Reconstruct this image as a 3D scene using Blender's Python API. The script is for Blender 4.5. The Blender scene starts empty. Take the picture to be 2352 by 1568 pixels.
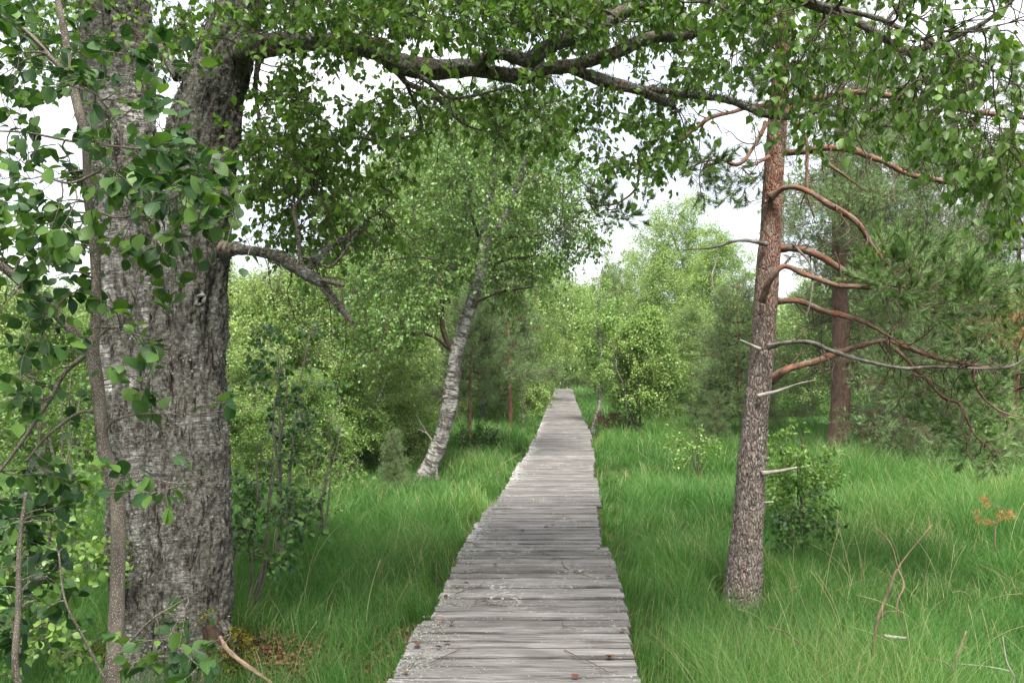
import bpy, math
import numpy as np
rng = np.random.default_rng(11)
PI = math.pi
sc = bpy.context.scene
C = sc.collection

# ------------------------------------------------------------------ camera
FPX, CX, CY, HOR = 1829.0, 1176.0, 784.0, 837.0       # photograph measured at 2352 x 1568
CAMZ, DECK = 1.9, 0.35
PITCH = math.atan((HOR - CY) / FPX)
cd = bpy.data.cameras.new('camera'); cam = bpy.data.objects.new('camera', cd); C.objects.link(cam)
cam.location = (0, 0, CAMZ); cam.rotation_euler = (PI/2 + PITCH, 0, 0)
cd.sensor_width = 36; cd.lens = FPX / 2352 * 36; cd.clip_end = 2000; cd.clip_start = 0.05
sc.camera = cam

# ------------------------------------------------------------------ sky, sun, exposure
SUN_EL, SUN_AZ = math.radians(60), math.radians(168)   # azimuth clockwise from +Y
w = bpy.data.worlds.new('World'); sc.world = w; w.use_nodes = True
nt = w.node_tree; nt.nodes.clear()
sky = nt.nodes.new('ShaderNodeTexSky'); sky.sky_type = 'NISHITA'; sky.sun_disc = False
sky.sun_elevation = SUN_EL; sky.sun_rotation = SUN_AZ; sky.dust_density = 2.0
tc = nt.nodes.new('ShaderNodeTexCoord')
cn = nt.nodes.new('ShaderNodeTexNoise'); cn.inputs['Scale'].default_value = 2.2; cn.inputs['Detail'].default_value = 6
nt.links.new(tc.outputs['Generated'], cn.inputs['Vector'])
cr = nt.nodes.new('ShaderNodeMapRange'); cr.inputs['From Min'].default_value = .3; cr.inputs['From Max'].default_value = .6
cr.inputs['To Min'].default_value = .72; cr.inputs['To Max'].default_value = 1.0
nt.links.new(cn.outputs['Fac'], cr.inputs['Value'])
mx = nt.nodes.new('ShaderNodeMix'); mx.data_type = 'RGBA'
cn2 = nt.nodes.new('ShaderNodeTexNoise'); cn2.inputs['Scale'].default_value = 3.1; cn2.inputs['Detail'].default_value = 7; cn2.inputs['Roughness'].default_value = .55
mp2 = nt.nodes.new('ShaderNodeMapping'); mp2.inputs['Scale'].default_value = (1, 1, 2.6); nt.links.new(tc.outputs['Generated'], mp2.inputs['Vector']); nt.links.new(mp2.outputs[0], cn2.inputs['Vector'])
cl = nt.nodes.new('ShaderNodeValToRGB'); cl.color_ramp.elements[0].position = .38; cl.color_ramp.elements[0].color = (.76, .80, .87, 1)
cl.color_ramp.elements[1].position = .58; cl.color_ramp.elements[1].color = (1, 1, 1, 1); nt.links.new(cn2.outputs['Fac'], cl.inputs[0])
cm = nt.nodes.new('ShaderNodeMix'); cm.data_type = 'RGBA'; cm.blend_type = 'MULTIPLY'; cm.inputs[0].default_value = 1; cm.inputs[7].default_value = (6.3, 6.4, 6.6, 1)
nt.links.new(cl.outputs[0], cm.inputs[6]); nt.links.new(cm.outputs[2], mx.inputs[7])
nt.links.new(cr.outputs['Result'], mx.inputs[0]); nt.links.new(sky.outputs[0], mx.inputs[6])
bg = nt.nodes.new('ShaderNodeBackground'); bg.inputs['Strength'].default_value = 0.10
nt.links.new(mx.outputs[2], bg.inputs['Color'])
wo = nt.nodes.new('ShaderNodeOutputWorld'); nt.links.new(bg.outputs[0], wo.inputs[0])
sl = bpy.data.lights.new('sun', 'SUN'); sun = bpy.data.objects.new('sun', sl); C.objects.link(sun)
sl.energy = 4.4; sl.angle = math.radians(24); sl.color = (1, .95, .86)
sun.rotation_euler = (PI/2 - SUN_EL, 0, PI - SUN_AZ)
sc.view_settings.view_transform = 'Standard'; sc.view_settings.look = 'None'
sc.view_settings.exposure = 1.46; sc.view_settings.gamma = 1
cy = sc.cycles
cy.max_bounces = 9; cy.diffuse_bounces = 6; cy.glossy_bounces = 2; cy.transmission_bounces = 6
cy.use_denoising = True; cy.caustics_reflective = False; cy.caustics_refractive = False

HAZE = .0003
# ------------------------------------------------------------------ helpers
def at(px, py, Y):
    u = (px - CX) / FPX; v = (CY - py) / FPX
    d = np.array([u, math.cos(PITCH) - v*math.sin(PITCH), math.sin(PITCH) + v*math.cos(PITCH)])
    return d * (Y / d[1]) + np.array([0, 0, CAMZ])
def atv(px, py, Y):
    u = (px - CX) / FPX; v = (CY - py) / FPX
    d = np.stack([u, math.cos(PITCH) - v*math.sin(PITCH), math.sin(PITCH) + v*math.cos(PITCH)], -1)
    return d * (Y / d[..., 1])[..., None] + np.array([0, 0, CAMZ])
def ground_Y(py, z=0.0):
    v = (CY - py) / FPX
    return (z - CAMZ) * (math.cos(PITCH) - v*math.sin(PITCH)) / (math.sin(PITCH) + v*math.cos(PITCH))
def unit(a): return a / np.maximum(np.linalg.norm(a, axis=-1, keepdims=True), 1e-9)
def _h(i, j, k):
    n = (i.astype(np.int64)*73856093) ^ (j.astype(np.int64)*19349663) ^ (k.astype(np.int64)*83492791)
    n = (n ^ (n >> 13)) * 1274126177 & 0x7fffffff
    return ((n ^ (n >> 16)) & 0xffff) / 65535.0
def noise3(p):
    i = np.floor(p); f = p - i; u = f*f*(3-2*f); i = i.astype(np.int64)
    r = 0
    for a in (0, 1):
        for b in (0, 1):
            for c in (0, 1):
                wt = (u[..., 0] if a else 1-u[..., 0]) * (u[..., 1] if b else 1-u[..., 1]) * (u[..., 2] if c else 1-u[..., 2])
                r = r + wt * _h(i[..., 0]+a, i[..., 1]+b, i[..., 2]+c)
    return r*2 - 1
def fbm(p, o=4):
    s = 0; a = 1.0
    for k in range(o): s = s + a*noise3(p * 2**k + 17.3*k); a *= .55
    return s
def ground_z(x, y):
    p = np.stack([np.asarray(x)*.35, np.asarray(y)*.35, np.zeros_like(np.asarray(x, float))], -1)
    return .10*fbm(p, 3)*np.clip((np.asarray(y)-2)/8, .2, 1)

class MB:
    """collects vertices, faces and two point attributes; build() links ONE mesh"""
    def __init__(s): s.v=[]; s.f=[]; s.bc=[]; s.r=[]; s.n=0
    def add(s, v, faces, bc=None, rnd=None):
        v = np.asarray(v, float).reshape(-1, 3); m = len(v)
        s.v.append(v); s.bc.append(v if bc is None else np.asarray(bc).reshape(-1, 3))
        s.r.append(np.full(m, .5) if rnd is None else np.broadcast_to(np.asarray(rnd, float), (m,)))
        for f in (faces if isinstance(faces, list) else [faces]): s.f.append(np.asarray(f) + s.n)
        s.n += m; return s
    def build(s, name, mat, parent=None, origin=(0, 0, 0), smooth=True):
        me = bpy.data.meshes.new(name)
        v = np.concatenate(s.v) - np.array(origin)
        me.vertices.add(len(v)); me.vertices.foreach_set('co', v.astype(np.float32).ravel())
        lp = np.concatenate([f.ravel() for f in s.f]).astype(np.int32)
        cnt = np.concatenate([np.full(len(f), f.shape[1]) for f in s.f]).astype(np.int32)
        st = np.concatenate([[0], np.cumsum(cnt)[:-1]]).astype(np.int32)
        me.loops.add(len(lp)); me.loops.foreach_set('vertex_index', lp)
        me.polygons.add(len(cnt)); me.polygons.foreach_set('loop_start', st)
        me.polygons.foreach_set('use_smooth', np.full(len(cnt), smooth))
        a = me.attributes.new('bc', 'FLOAT_VECTOR', 'POINT'); a.data.foreach_set('vector', np.concatenate(s.bc).astype(np.float32).ravel())
        a = me.attributes.new('rnd', 'FLOAT', 'POINT'); a.data.foreach_set('value', np.concatenate(s.r).astype(np.float32))
        me.materials.append(mat); me.update(calc_edges=True)
        o = bpy.data.objects.new(name, me); C.objects.link(o)
        if parent: o.parent = parent
        return o
def tag(o, label, cat, group=None, kind=None):
    if label: o['label'] = label
    if cat: o['category'] = cat
    if group: o['group'] = group
    if kind: o['kind'] = kind
    return o
def thing(name, loc, label, cat, group=None):
    o = bpy.data.objects.new(name, None); C.objects.link(o); o.location = loc; o.empty_display_size = .1
    return tag(o, label, cat, group)
def dup(root, loc, rz, s, label, group=None):
    r = root.copy(); C.objects.link(r); r.location = loc; r.rotation_euler = (0, 0, rz); r.scale = (s, s, s) if np.isscalar(s) else s
    r['label'] = label
    if group: r['group'] = group
    for ch in list(root.children):
        c = ch.copy(); C.objects.link(c); c.parent = r
    return r

def tubes(mb, P, R, sides=5, disp=None, cap=True):
    """P (n,k,3) centre lines, R (n,k) radii"""
    P = np.asarray(P, float); R = np.asarray(R, float)
    if P.ndim == 2: P = P[None]; R = R[None]
    n, k, _ = P.shape
    if n == 0: return
    T = unit(np.gradient(P, axis=1))
    N = np.zeros_like(P)
    ref = np.where(np.abs(T[:, 0, 2:3]) > .8, np.array([[0, -1., 0]]), np.array([[0, 0, 1.]]))
    N[:, 0] = unit(np.cross(np.cross(T[:, 0], ref), T[:, 0]))
    for j in range(1, k):
        N[:, j] = unit(N[:, j-1] - T[:, j]*np.sum(N[:, j-1]*T[:, j], -1, keepdims=True))
    B = np.cross(T, N)
    th = np.arange(sides)*2*PI/sides
    c, s_ = np.cos(th), np.sin(th)
    rad = c[None, None, :, None]*N[:, :, None] + s_[None, None, :, None]*B[:, :, None]
    ln = np.concatenate([np.zeros((n, 1)), np.cumsum(np.linalg.norm(np.diff(P, axis=1), axis=-1), 1)], 1)
    off = rng.random((n, 1, 1))*40
    bc = np.stack([R[:, :, None]*c + 0*ln[:, :, None], R[:, :, None]*s_, np.broadcast_to(ln[:, :, None], (n, k, sides)) + off], -1)
    RR = np.broadcast_to(R[:, :, None], (n, k, sides))
    if disp is not None: RR = RR + disp(bc, RR)
    V = P[:, :, None] + RR[..., None]*rad
    a = (np.arange(n)[:, None, None]*k*sides + np.arange(k-1)[None, :, None]*sides)
    j0 = np.arange(sides)[None, None]; j1 = (j0+1) % sides
    F = np.stack([a+j0, a+j1, a+j1+sides, a+j0+sides], -1).reshape(-1, 4)
    fs = [F]
    if cap:
        e = (np.arange(n)[:, None]*k*sides + (k-1)*sides) + np.arange(sides)[None]
        fs.append(e)
        fs.append(((np.arange(n)[:, None]*k*sides) + np.arange(sides)[None])[:, ::-1])
    mb.add(V, fs, bc, np.repeat(rng.random(n), k*sides))

def cat(pts, step):
    """Catmull-Rom through rows (x,y,z,r), resampled every STEP metres"""
    p = np.asarray(pts, float); p = np.vstack([2*p[0]-p[1], p, 2*p[-1]-p[-2]])
    out = []
    for i in range(1, len(p)-2):
        m = max(2, int(np.linalg.norm(p[i+1, :3]-p[i, :3])/step)+1)
        t = np.linspace(0, 1, m, endpoint=False)[:, None]
        a, b, c_, d = p[i-1], p[i], p[i+1], p[i+2]
        out.append(.5*((2*b) + (c_-a)*t + (2*a-5*b+4*c_-d)*t*t + (3*b-a-3*c_+d)*t**3))
    out.append(p[-2][None]); o = np.vstack(out); o[:, 3] = np.maximum(o[:, 3], .0012)
    return o
def tr(rows, step=.05):
    """rows (px, py, Y, width_px) traced from the photograph -> smooth world path (x,y,z,r)"""
    return cat([list(at(a, b, Y)) + [wd/2/FPX*Y] for a, b, Y, wd in rows], step)
def blob(cx, cy_, rx, ry, Y0, Y1, n):
    a = rng.random(n)*2*PI; r = np.sqrt(rng.random(n))
    return atv(cx + rx*r*np.cos(a), cy_ + ry*r*np.sin(a), Y0 + (Y1-Y0)*rng.random(n))

def colonize(limbs, A, k=9, droop=.25, wig=.05, rmax=.012, rk=.010, follow=.5, penalty=.12):
    """limbs: list of (m,4) paths; A attractors. Returns (n,k,3),(n,k)"""
    S = [np.asarray(l)[:, :3] for l in limbs]; Rr = [np.asarray(l)[:, 3] for l in limbs]
    Tg = [unit(np.gradient(s, axis=0)) for s in S]
    S = np.vstack(S); Rr = np.concatenate(Rr); Tg = np.vstack(Tg); G = np.zeros(len(S))
    d0 = np.array([np.min(np.linalg.norm(S-a, axis=1)) for a in A])
    P = []; Q = []
    t = np.linspace(0, 1, k)[:, None]
    for a in A[np.argsort(d0)]:
        d = np.linalg.norm(S-a, axis=1) + G*penalty
        i = int(np.argmin(d)); p0 = S[i]; L = np.linalg.norm(a-p0)
        if L < .03: continue
        dr = (a-p0)/L
        m0 = L*(follow*Tg[i] + (1.1-follow*.5)*dr); m1 = L*(dr + np.array([0, 0, -droop]))
        h = (2*t**3-3*t*t+1)*p0 + (t**3-2*t*t+t)*m0 + (-2*t**3+3*t*t)*a + (t**3-t*t)*m1
        h = h + wig*L*np.sin(PI*t)*fbm(h*2.2/max(L, .3) + 31.7, 2)[:, None]*unit(rng.normal(size=3))
        r0 = min(Rr[i]*.7, rmax, .002 + rk*L); r = r0*(1 - .72*t[:, 0])
        r = np.maximum(r, .0011)
        P.append(h); Q.append(r)
        S = np.vstack([S, h[2:]]); Rr = np.concatenate([Rr, r[2:]]); Tg = np.vstack([Tg, unit(np.gradient(h, axis=0))[2:]])
        G = np.concatenate([G, np.full(k-2, G[i]+1)])
    return np.array(P), np.array(Q)

def spawn(P, n, t0=.25, ln=(.15, .4), ang=.8, droop=.15, up=0.0, k=5, r=.0015, wig=.15):
    """n twigs off the paths P (m,K,3)"""
    L = np.linalg.norm(np.diff(P, axis=1), axis=-1).sum(1)
    i = rng.choice(len(P), n, p=L/L.sum()); K = P.shape[1]
    t = (t0 + (1-t0)*rng.random(n))*(K-1.001); j = t.astype(int); f = (t-j)[:, None]
    p = P[i, j]*(1-f) + P[i, j+1]*f; T = unit(P[i, j+1]-P[i, j])
    q = unit(np.cross(T, rng.normal(size=(n, 3))))
    d = unit(T*math.cos(ang) + q*math.sin(ang) + np.array([0, 0, up]))
    l = (ln[0] + (ln[1]-ln[0])*rng.random(n))[:, None]
    out = [p]
    for _ in range(k-1):
        p = p + d*l/(k-1); out.append(p)
        d = unit(d + wig*rng.normal(size=(n, 3)) + np.array([0, 0, -droop]))
    Pn = np.stack(out, 1)
    return Pn, np.linspace(r, r*.5, k)[None].repeat(n, 0)

# leaf templates: x across, y along, z normal
def tmpl_grid(ws, fold=.12, bend=.15):
    m = len(ws); v = []; f = []
    for i, wd in enumerate(ws):
        y = i/(m-1); z = -bend*y*y
        v += [(-wd, y, z+fold*wd*2), (0, y, z), (wd, y, z+fold*wd*2)]
    for i in range(m-1):
        a = 3*i; f += [(a, a+1, a+4, a+3), (a+1, a+2, a+5, a+4)]
    return np.array(v), [np.array(f)]
OVAL = tmpl_grid([.03, .22, .34, .38, .34, .22, .02], .10, .22)
BIRCH = (np.array([(0, 0, 0), (-.30, .12, .06), (-.42, .34, .09), (-.22, .68, .03), (0, 1, -.10), (.22, .68, .03), (.42, .34, .09), (.30, .12, .06)]),
         [np.array([(0, 4, 3, 2, 1)]), np.array([(0, 7, 6, 5, 4)])])
DIAM = (np.array([(0, 0, 0), (-.36, .42, .10), (0, 1, -.05), (.36, .42, .10)]), [np.array([(0, 2, 1), (0, 3, 2)])])
NEED = (np.array([(-.5, 0, 0), (.5, 0, 0), (0, 1, 0)]), [np.array([(0, 1, 2)])])
def place(mb, tmpl, p, d, nrm, size, width=None, rnd=None):
    tv, tf = tmpl; n = len(p)
    d = unit(d); x = unit(np.cross(d, nrm)); z = np.cross(x, d)
    s = np.broadcast_to(np.asarray(size, float), (n,))[:, None, None]
    wx = s if width is None else np.broadcast_to(np.asarray(width, float), (n,))[:, None, None]
    V = p[:, None] + wx*tv[None, :, 0:1]*x[:, None] + s*tv[None, :, 1:2]*d[:, None] + s*tv[None, :, 2:3]*z[:, None]
    m = len(tv)
    fs = [(np.arange(n)[:, None, None]*m + f[None]).reshape(-1, f.shape[1]) for f in tf]
    rnd = rng.random(n) if rnd is None else rnd
    bc = np.broadcast_to(tv[None], (n, m, 3))
    mb.add(V, fs, bc, np.repeat(rnd, m))
def leaves(mb, tmpl, P, n, size, down=.5, along=.6, rand=.6, nup=.3, t0=.2, jit=0.0):
    i = rng.integers(len(P), size=n); K = P.shape[1]
    t = (t0 + (1-t0)*rng.random(n))*(K-1.001); j = t.astype(int); f = (t-j)[:, None]
    p = P[i, j]*(1-f) + P[i, j+1]*f; T = unit(P[i, j+1]-P[i, j])
    d = unit(along*T + rand*unit(rng.normal(size=(n, 3))) + np.array([0, 0, -down]))
    nr = unit(rng.normal(size=(n, 3)) + np.array([0, 0, nup*2]))
    if jit: p = p + rng.normal(size=(n, 3))*jit
    s = size*(.45 + .75*rng.random(n)**.8)
    # leaf colour: each leaf its own tone, with neighbouring sprays alike
    tone = np.clip(.5 + .22*rng.normal(size=n) + .25*noise3(p*1.7), 0, 1)
    place(mb, tmpl, p + d*.25*s[:, None]*0.4, d, nr, s, rnd=tone)
def needles(mb, P, n, length=.05, width=.0022, t0=.35, spread=.8, tone=None):
    i = rng.integers(len(P), size=n); K = P.shape[1]
    t = (t0 + (1-t0)*rng.random(n)**.8)*(K-1.001); j = t.astype(int); f = (t-j)[:, None]
    p = P[i, j]*(1-f) + P[i, j+1]*f; T = unit(P[i, j+1]-P[i, j])
    q = unit(np.cross(T, rng.normal(size=(n, 3))))
    d = unit(T + spread*q + np.array([0, 0, .15]))
    tn = np.clip(.5 + .2*rng.normal(size=n) + .25*noise3(p*1.5), 0, 1)
    place(mb, NEED, p, d, unit(rng.normal(size=(n, 3))), length*(.7+.5*rng.random(n)), width=width, rnd=tn)

# ------------------------------------------------------------------ materials
class M:
    def __init__(s, name):
        s.m = bpy.data.materials.new(name); s.m.use_nodes = True; s.t = s.m.node_tree; s.t.nodes.clear()
        s.out = s.n('ShaderNodeOutputMaterial')
    def n(s, typ, **kw):
        x = s.t.nodes.new(typ)
        for k, v in kw.items(): setattr(x, k, v)
        return x
    def l(s, a, b): s.t.links.new(a, b)
    def attr(s, name='bc', out='Vector'): return s.n('ShaderNodeAttribute', attribute_name=name).outputs[out]
    def noise(s, scale, vec=None, detail=4, rough=.55, name='bc', dist=0):
        mp = s.n('ShaderNodeMapping'); mp.inputs['Scale'].default_value = scale if hasattr(scale, '__len__') else (scale,)*3
        s.l(vec if vec is not None else s.attr(name), mp.inputs['Vector'])
        x = s.n('ShaderNodeTexNoise'); x.inputs['Scale'].default_value = 1; x.inputs['Detail'].default_value = detail
        x.inputs['Roughness'].default_value = rough; x.inputs['Distortion'].default_value = dist
        s.l(mp.outputs[0], x.inputs['Vector']); return x.outputs['Fac']
    def voro(s, scale, feature='DISTANCE_TO_EDGE', vec=None):
        mp = s.n('ShaderNodeMapping'); mp.inputs['Scale'].default_value = scale
        s.l(vec if vec is not None else s.attr(), mp.inputs['Vector'])
        x = s.n('ShaderNodeTexVoronoi', feature=feature); x.inputs['Scale'].default_value = 1
        s.l(mp.outputs[0], x.inputs['Vector']); return x.outputs['Distance']
    def ramp(s, fac, stops):
        x = s.n('ShaderNodeValToRGB'); e = x.color_ramp.elements
        while len(e) < len(stops): e.new(.5)
        for el, (p, c) in zip(e, stops):
            el.position = p; el.color = (*c, 1) if hasattr(c, '__len__') else (c, c, c, 1)
        s.l(fac, x.inputs[0]); return x.outputs[0]
    def mix(s, f, a, b, mode='MIX'):
        x = s.n('ShaderNodeMix', data_type='RGBA', blend_type=mode)
        for sock, v in ((x.inputs[0], f), (x.inputs[6], a), (x.inputs[7], b)):
            if hasattr(v, 'is_linked'): s.l(v, sock)
            else: sock.default_value = (*v, 1) if hasattr(v, '__len__') else v
        return x.outputs[2]
    def math(s, op, a, b=0.0):
        x = s.n('ShaderNodeMath', operation=op)
        for sock, v in zip(x.inputs, (a, b)):
            if hasattr(v, 'is_linked'): s.l(v, sock)
            else: sock.default_value = v
        return x.outputs[0]
    def bump(s, h, strength=.5, dist=.01):
        b = s.n('ShaderNodeBump'); b.inputs['Strength'].default_value = strength; b.inputs['Distance'].default_value = dist
        s.l(h, b.inputs['Height']); return b.outputs[0]
    def bsdf(s, col, rough=.8, normal=None, spec=.3):
        p = s.n('ShaderNodeBsdfPrincipled'); p.inputs['Roughness'].default_value = rough
        p.inputs['Specular IOR Level'].default_value = spec
        if hasattr(col, 'is_linked'): s.l(col, p.inputs['Base Color'])
        else: p.inputs['Base Color'].default_value = (*col, 1)
        if normal is not None: s.l(normal, p.inputs['Normal'])
        return p.outputs[0]
    def done(s, sh): s.l(sh, s.out.inputs[0]); return s.m

def leaf_mat(name, dark, mid, light, trans=.35, rough=.42, spec=.45, tboost=1.5, vein=False):
    m = M(name); r = m.attr('rnd', 'Fac')
    col = m.ramp(r, [(.05, dark), (.5, mid), (.95, light)])
    nrm = None
    if vein:
        b = m.attr('bc'); sx = m.n('ShaderNodeSeparateXYZ'); m.l(b, sx.inputs[0])
        ax = m.math('ABSOLUTE', sx.outputs[0])
        wv = m.math('SINE', m.math('MULTIPLY', m.math('SUBTRACT', sx.outputs[1], m.math('MULTIPLY', ax, .6)), 44.0))
        mid_rib = m.ramp(ax, [(0, 1.0), (.03, 0.0)])
        h = m.math('ADD', m.math('MULTIPLY', wv, .5), mid_rib)
        nrm = m.bump(h, .22, .0010)
        col = m.mix(m.math('MULTIPLY', mid_rib, .35), col, light)
    p = m.bsdf(col, rough, nrm, spec)
    tr_ = m.n('ShaderNodeBsdfTranslucent')
    m.l(m.mix(1.0, col, (tboost*1.15, tboost*1.2, tboost*.55), 'MULTIPLY'), tr_.inputs[0])
    s = m.n('ShaderNodeMixShader'); s.inputs[0].default_value = trans; m.l(p, s.inputs[1]); m.l(tr_.outputs[0], s.inputs[2])
    return m.done(s.outputs[0])

def birch_bark(name, patch, white=(.56, .53, .48), lich=(.30, .31, .27), bandk=.45):
    m = M(name)
    dash = m.ramp(m.noise((10, 10, 125), detail=5, rough=.62), [(.50, 0), (.56, 1)])
    band = m.ramp(m.noise((3.0, 3.0, 15), detail=7, rough=.75), [(.49, 0), (.57, 1)])
    big = m.ramp(m.noise((4, 4, 2.2), detail=9, rough=.72, dist=.6), [(patch-.06, 1), (patch+.07, 0)])
    fine = m.noise(36, detail=8, rough=.82)
    crack = m.ramp(m.noise((26, 26, 5), detail=7, rough=.75, dist=.7), [(.40, 1), (.47, 0)])
    lc = m.ramp(fine, [(.38, (.04, .034, .03)), (.49, (.13, .12, .10)), (.60, lich), (.68, (.46, .47, .43))])
    lc = m.mix(crack, lc, (.025, .018, .014))
    wh = m.mix(m.noise((3, 3, 3), detail=3), white, tuple(c*.72 for c in white))
    c = m.mix(m.math('MULTIPLY', dash, .85), wh, (.05, .042, .036))
    c = m.mix(m.math('MULTIPLY', band, bandk), c, (.075, .066, .058))
    c = m.mix(big, c, lc)
    h = m.math('ADD', m.math('MULTIPLY', fine, m.math('ADD', m.math('MULTIPLY', big, 1.5), .25)), m.math('MULTIPLY', crack, -.5))
    h = m.math('SUBTRACT', h, m.math('MULTIPLY', dash, .35))
    return m.done(m.bsdf(c, .85, m.bump(h, 1.0, .016), .2))

MT = {}
MT['birch_big'] = birch_bark('old_birch_bark', .545, (.58, .565, .535), (.25, .255, .23))
MT['birch'] = birch_bark('birch_bark', .455, (.60, .585, .55), (.19, .19, .17), 1.0)
MT['birch_right'] = birch_bark('rough_birch_bark', .595, (.54, .525, .495), (.25, .255, .23))
MT['birch_young'] = birch_bark('young_birch_bark', .40, (.50, .47, .42))
def limb_mat():
    m = M('limb_bark'); f = m.noise(70, detail=6, rough=.75); b = m.noise((9, 9, 5), detail=6, rough=.7)
    lich = m.ramp(f, [(.38, (.045, .038, .032)), (.53, (.13, .13, .115)), (.64, (.33, .34, .30))])
    bark = m.ramp(m.noise((12, 12, 60), detail=4), [(.42, (.04, .03, .024)), (.62, (.21, .165, .12))])
    c = m.mix(m.ramp(b, [(.42, 0), (.52, 1)]), bark, lich)
    return m.done(m.bsdf(c, .9, m.bump(f, .9, .012), .2))
MT['limb'] = limb_mat()
def simple_bark(name, a, b, scale=(30, 30, 12), bs=.6):
    m = M(name); f = m.noise(scale, detail=6, rough=.7)
    return m.done(m.bsdf(m.ramp(f, [(.35, a), (.65, b)]), .85, m.bump(f, bs, .006), .25))
MT['twig'] = simple_bark('twig_bark', (.035, .026, .02), (.10, .075, .055))
MT['dead'] = simple_bark('dead_grey_wood', (.16, .14, .12), (.42, .39, .35), (40, 40, 10))
MT['deaddark'] = simple_bark('lichened_dead_wood', (.045, .036, .030), (.22, .20, .175), (30, 30, 16), .9)
MT['deadbrown'] = simple_bark('dead_brown_wood', (.09, .06, .04), (.26, .19, .13), (40, 40, 10))
MT['root'] = simple_bark('rotten_root_wood', (.010, .007, .006), (.060, .032, .023), (38, 38, 16), 1.0)
MT['moss'] = simple_bark('moss', (.035, .04, .008), (.17, .14, .025), (60, 60, 60), 1.0)
def buck_mat():
    m = M('buckthorn_bark'); f = m.noise((25, 25, 10), detail=5)
    dots = m.ramp(m.voro((230, 230, 200), 'F1'), [(.20, 1), (.34, 0)])
    c = m.mix(dots, m.ramp(f, [(.35, (.07, .058, .045)), (.65, (.16, .135, .11))]), (.42, .38, .34))
    return m.done(m.bsdf(c, .8, m.bump(m.math('ADD', f, dots), .4, .003), .25))
MT['buck'] = buck_mat()
def pine_mat(name, h0, h1):
    m = M(name)
    g = m.n('ShaderNodeNewGeometry'); sx = m.n('ShaderNodeSeparateXYZ'); m.l(g.outputs['Position'], sx.inputs[0])
    hz = m.math('ADD', sx.outputs[2], m.math('MULTIPLY', m.noise(6, detail=3), 1.2))
    fac = m.n('ShaderNodeMapRange'); fac.inputs['From Min'].default_value = h0; fac.inputs['From Max'].default_value = h1; m.l(hz, fac.inputs[0])
    vec = m.n('ShaderNodeVectorMath', operation='ADD'); m.l(m.attr(), vec.inputs[0])
    nn = m.n('ShaderNodeTexNoise'); nn.inputs['Scale'].default_value = 14; m.l(m.attr(), nn.inputs['Vector'])
    sc_ = m.n('ShaderNodeVectorMath', operation='SCALE'); sc_.inputs['Scale'].default_value = .05; m.l(nn.outputs['Color'], sc_.inputs[0]); m.l(sc_.outputs[0], vec.inputs[1])
    plate = m.voro((52, 52, 10), vec=vec.outputs[0])
    crack = m.math('MULTIPLY', m.ramp(plate, [(.01, 1), (.10, 0)]), m.ramp(m.noise((12, 12, 9), detail=3), [(.35, .25), (.6, 1)]))
    fine = m.noise((60, 60, 40), detail=6, rough=.7)
    low = m.ramp(fine, [(.34, (.085, .062, .052)), (.52, (.21, .165, .145)), (.68, (.33, .29, .26))])
    red = m.ramp(m.noise((20, 20, 9), detail=6, rough=.7), [(.38, (.12, .052, .036)), (.50, (.25, .125, .085)), (.60, (.26, .20, .17)), (.74, (.33, .165, .105))])
    red2 = m.mix(m.ramp(m.noise((11, 11, 8), detail=5), [(.64, 0), (.72, 1)]), low, (.24, .115, .07))
    lich = m.ramp(m.noise(26, detail=8, rough=.82), [(.545, 0), (.60, 1)])
    a = m.mix(crack, red2, (.05, .032, .025)); a = m.mix(m.math('MULTIPLY', lich, .75), a, (.36, .38, .33))
    b = m.mix(m.math('MULTIPLY', crack, .25), red, (.10, .04, .025))
    c = m.mix(fac.outputs[0], a, b)
    h = m.math('ADD', m.math('MULTIPLY', m.ramp(plate, [(0, 0), (.22, 1)]), 1.2), m.math('MULTIPLY', fine, .5))
    return m.done(m.bsdf(c, .85, m.bump(h, .8, .014), .2))
MT['pine'] = pine_mat('pine_bark', 2.4, 4.0)
MT['pine_second'] = pine_mat('second_pine_bark', 4.6, 7.5)
def plimb():
    m = M('pine_limb_bark'); a = m.noise((30, 30, 14), detail=7, rough=.75); b = m.noise((16, 16, 22), detail=6, rough=.75)
    c = m.mix(m.ramp(b, [(.44, 0), (.56, 1)]), m.ramp(a, [(.35, (.07, .045, .036)), (.62, (.22, .175, .15))]), m.ramp(a, [(.36, (.11, .045, .028)), (.64, (.30, .135, .08))]))
    c = m.mix(m.ramp(m.noise(48, detail=6, rough=.8), [(.60, 0), (.66, 1)]), c, (.30, .31, .27))
    return m.done(m.bsdf(c, .9, m.bump(a, 1.0, .014), .15))
MT['pine_limb'] = plimb()
MT['pine_twig'] = simple_bark('pine_twig_bark', (.05, .035, .027), (.13, .09, .065))
MT['pine_dark'] = simple_bark('second_pine_bark', (.055, .034, .027), (.17, .105, .080), (26, 26, 9), 1.0)
MT['pine_far'] = simple_bark('far_pine_bark', (.09, .05, .038), (.30, .16, .11), (16, 16, 6))
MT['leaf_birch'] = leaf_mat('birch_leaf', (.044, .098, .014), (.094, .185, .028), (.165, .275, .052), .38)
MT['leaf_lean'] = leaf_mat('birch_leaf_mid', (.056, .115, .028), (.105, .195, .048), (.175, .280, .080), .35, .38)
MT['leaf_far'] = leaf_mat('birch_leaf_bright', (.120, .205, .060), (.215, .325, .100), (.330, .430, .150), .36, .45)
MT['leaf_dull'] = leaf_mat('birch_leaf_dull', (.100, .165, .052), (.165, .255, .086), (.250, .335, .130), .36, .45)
MT['leaf_ms'] = leaf_mat('birch_leaf_fresh', (.105, .190, .048), (.180, .305, .078), (.300, .410, .130), .38, .4)
MT['leaf_buck'] = leaf_mat('buckthorn_leaf', (.016, .050, .016), (.032, .088, .024), (.115, .215, .040), .28, .46, .38, vein=True)
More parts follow.
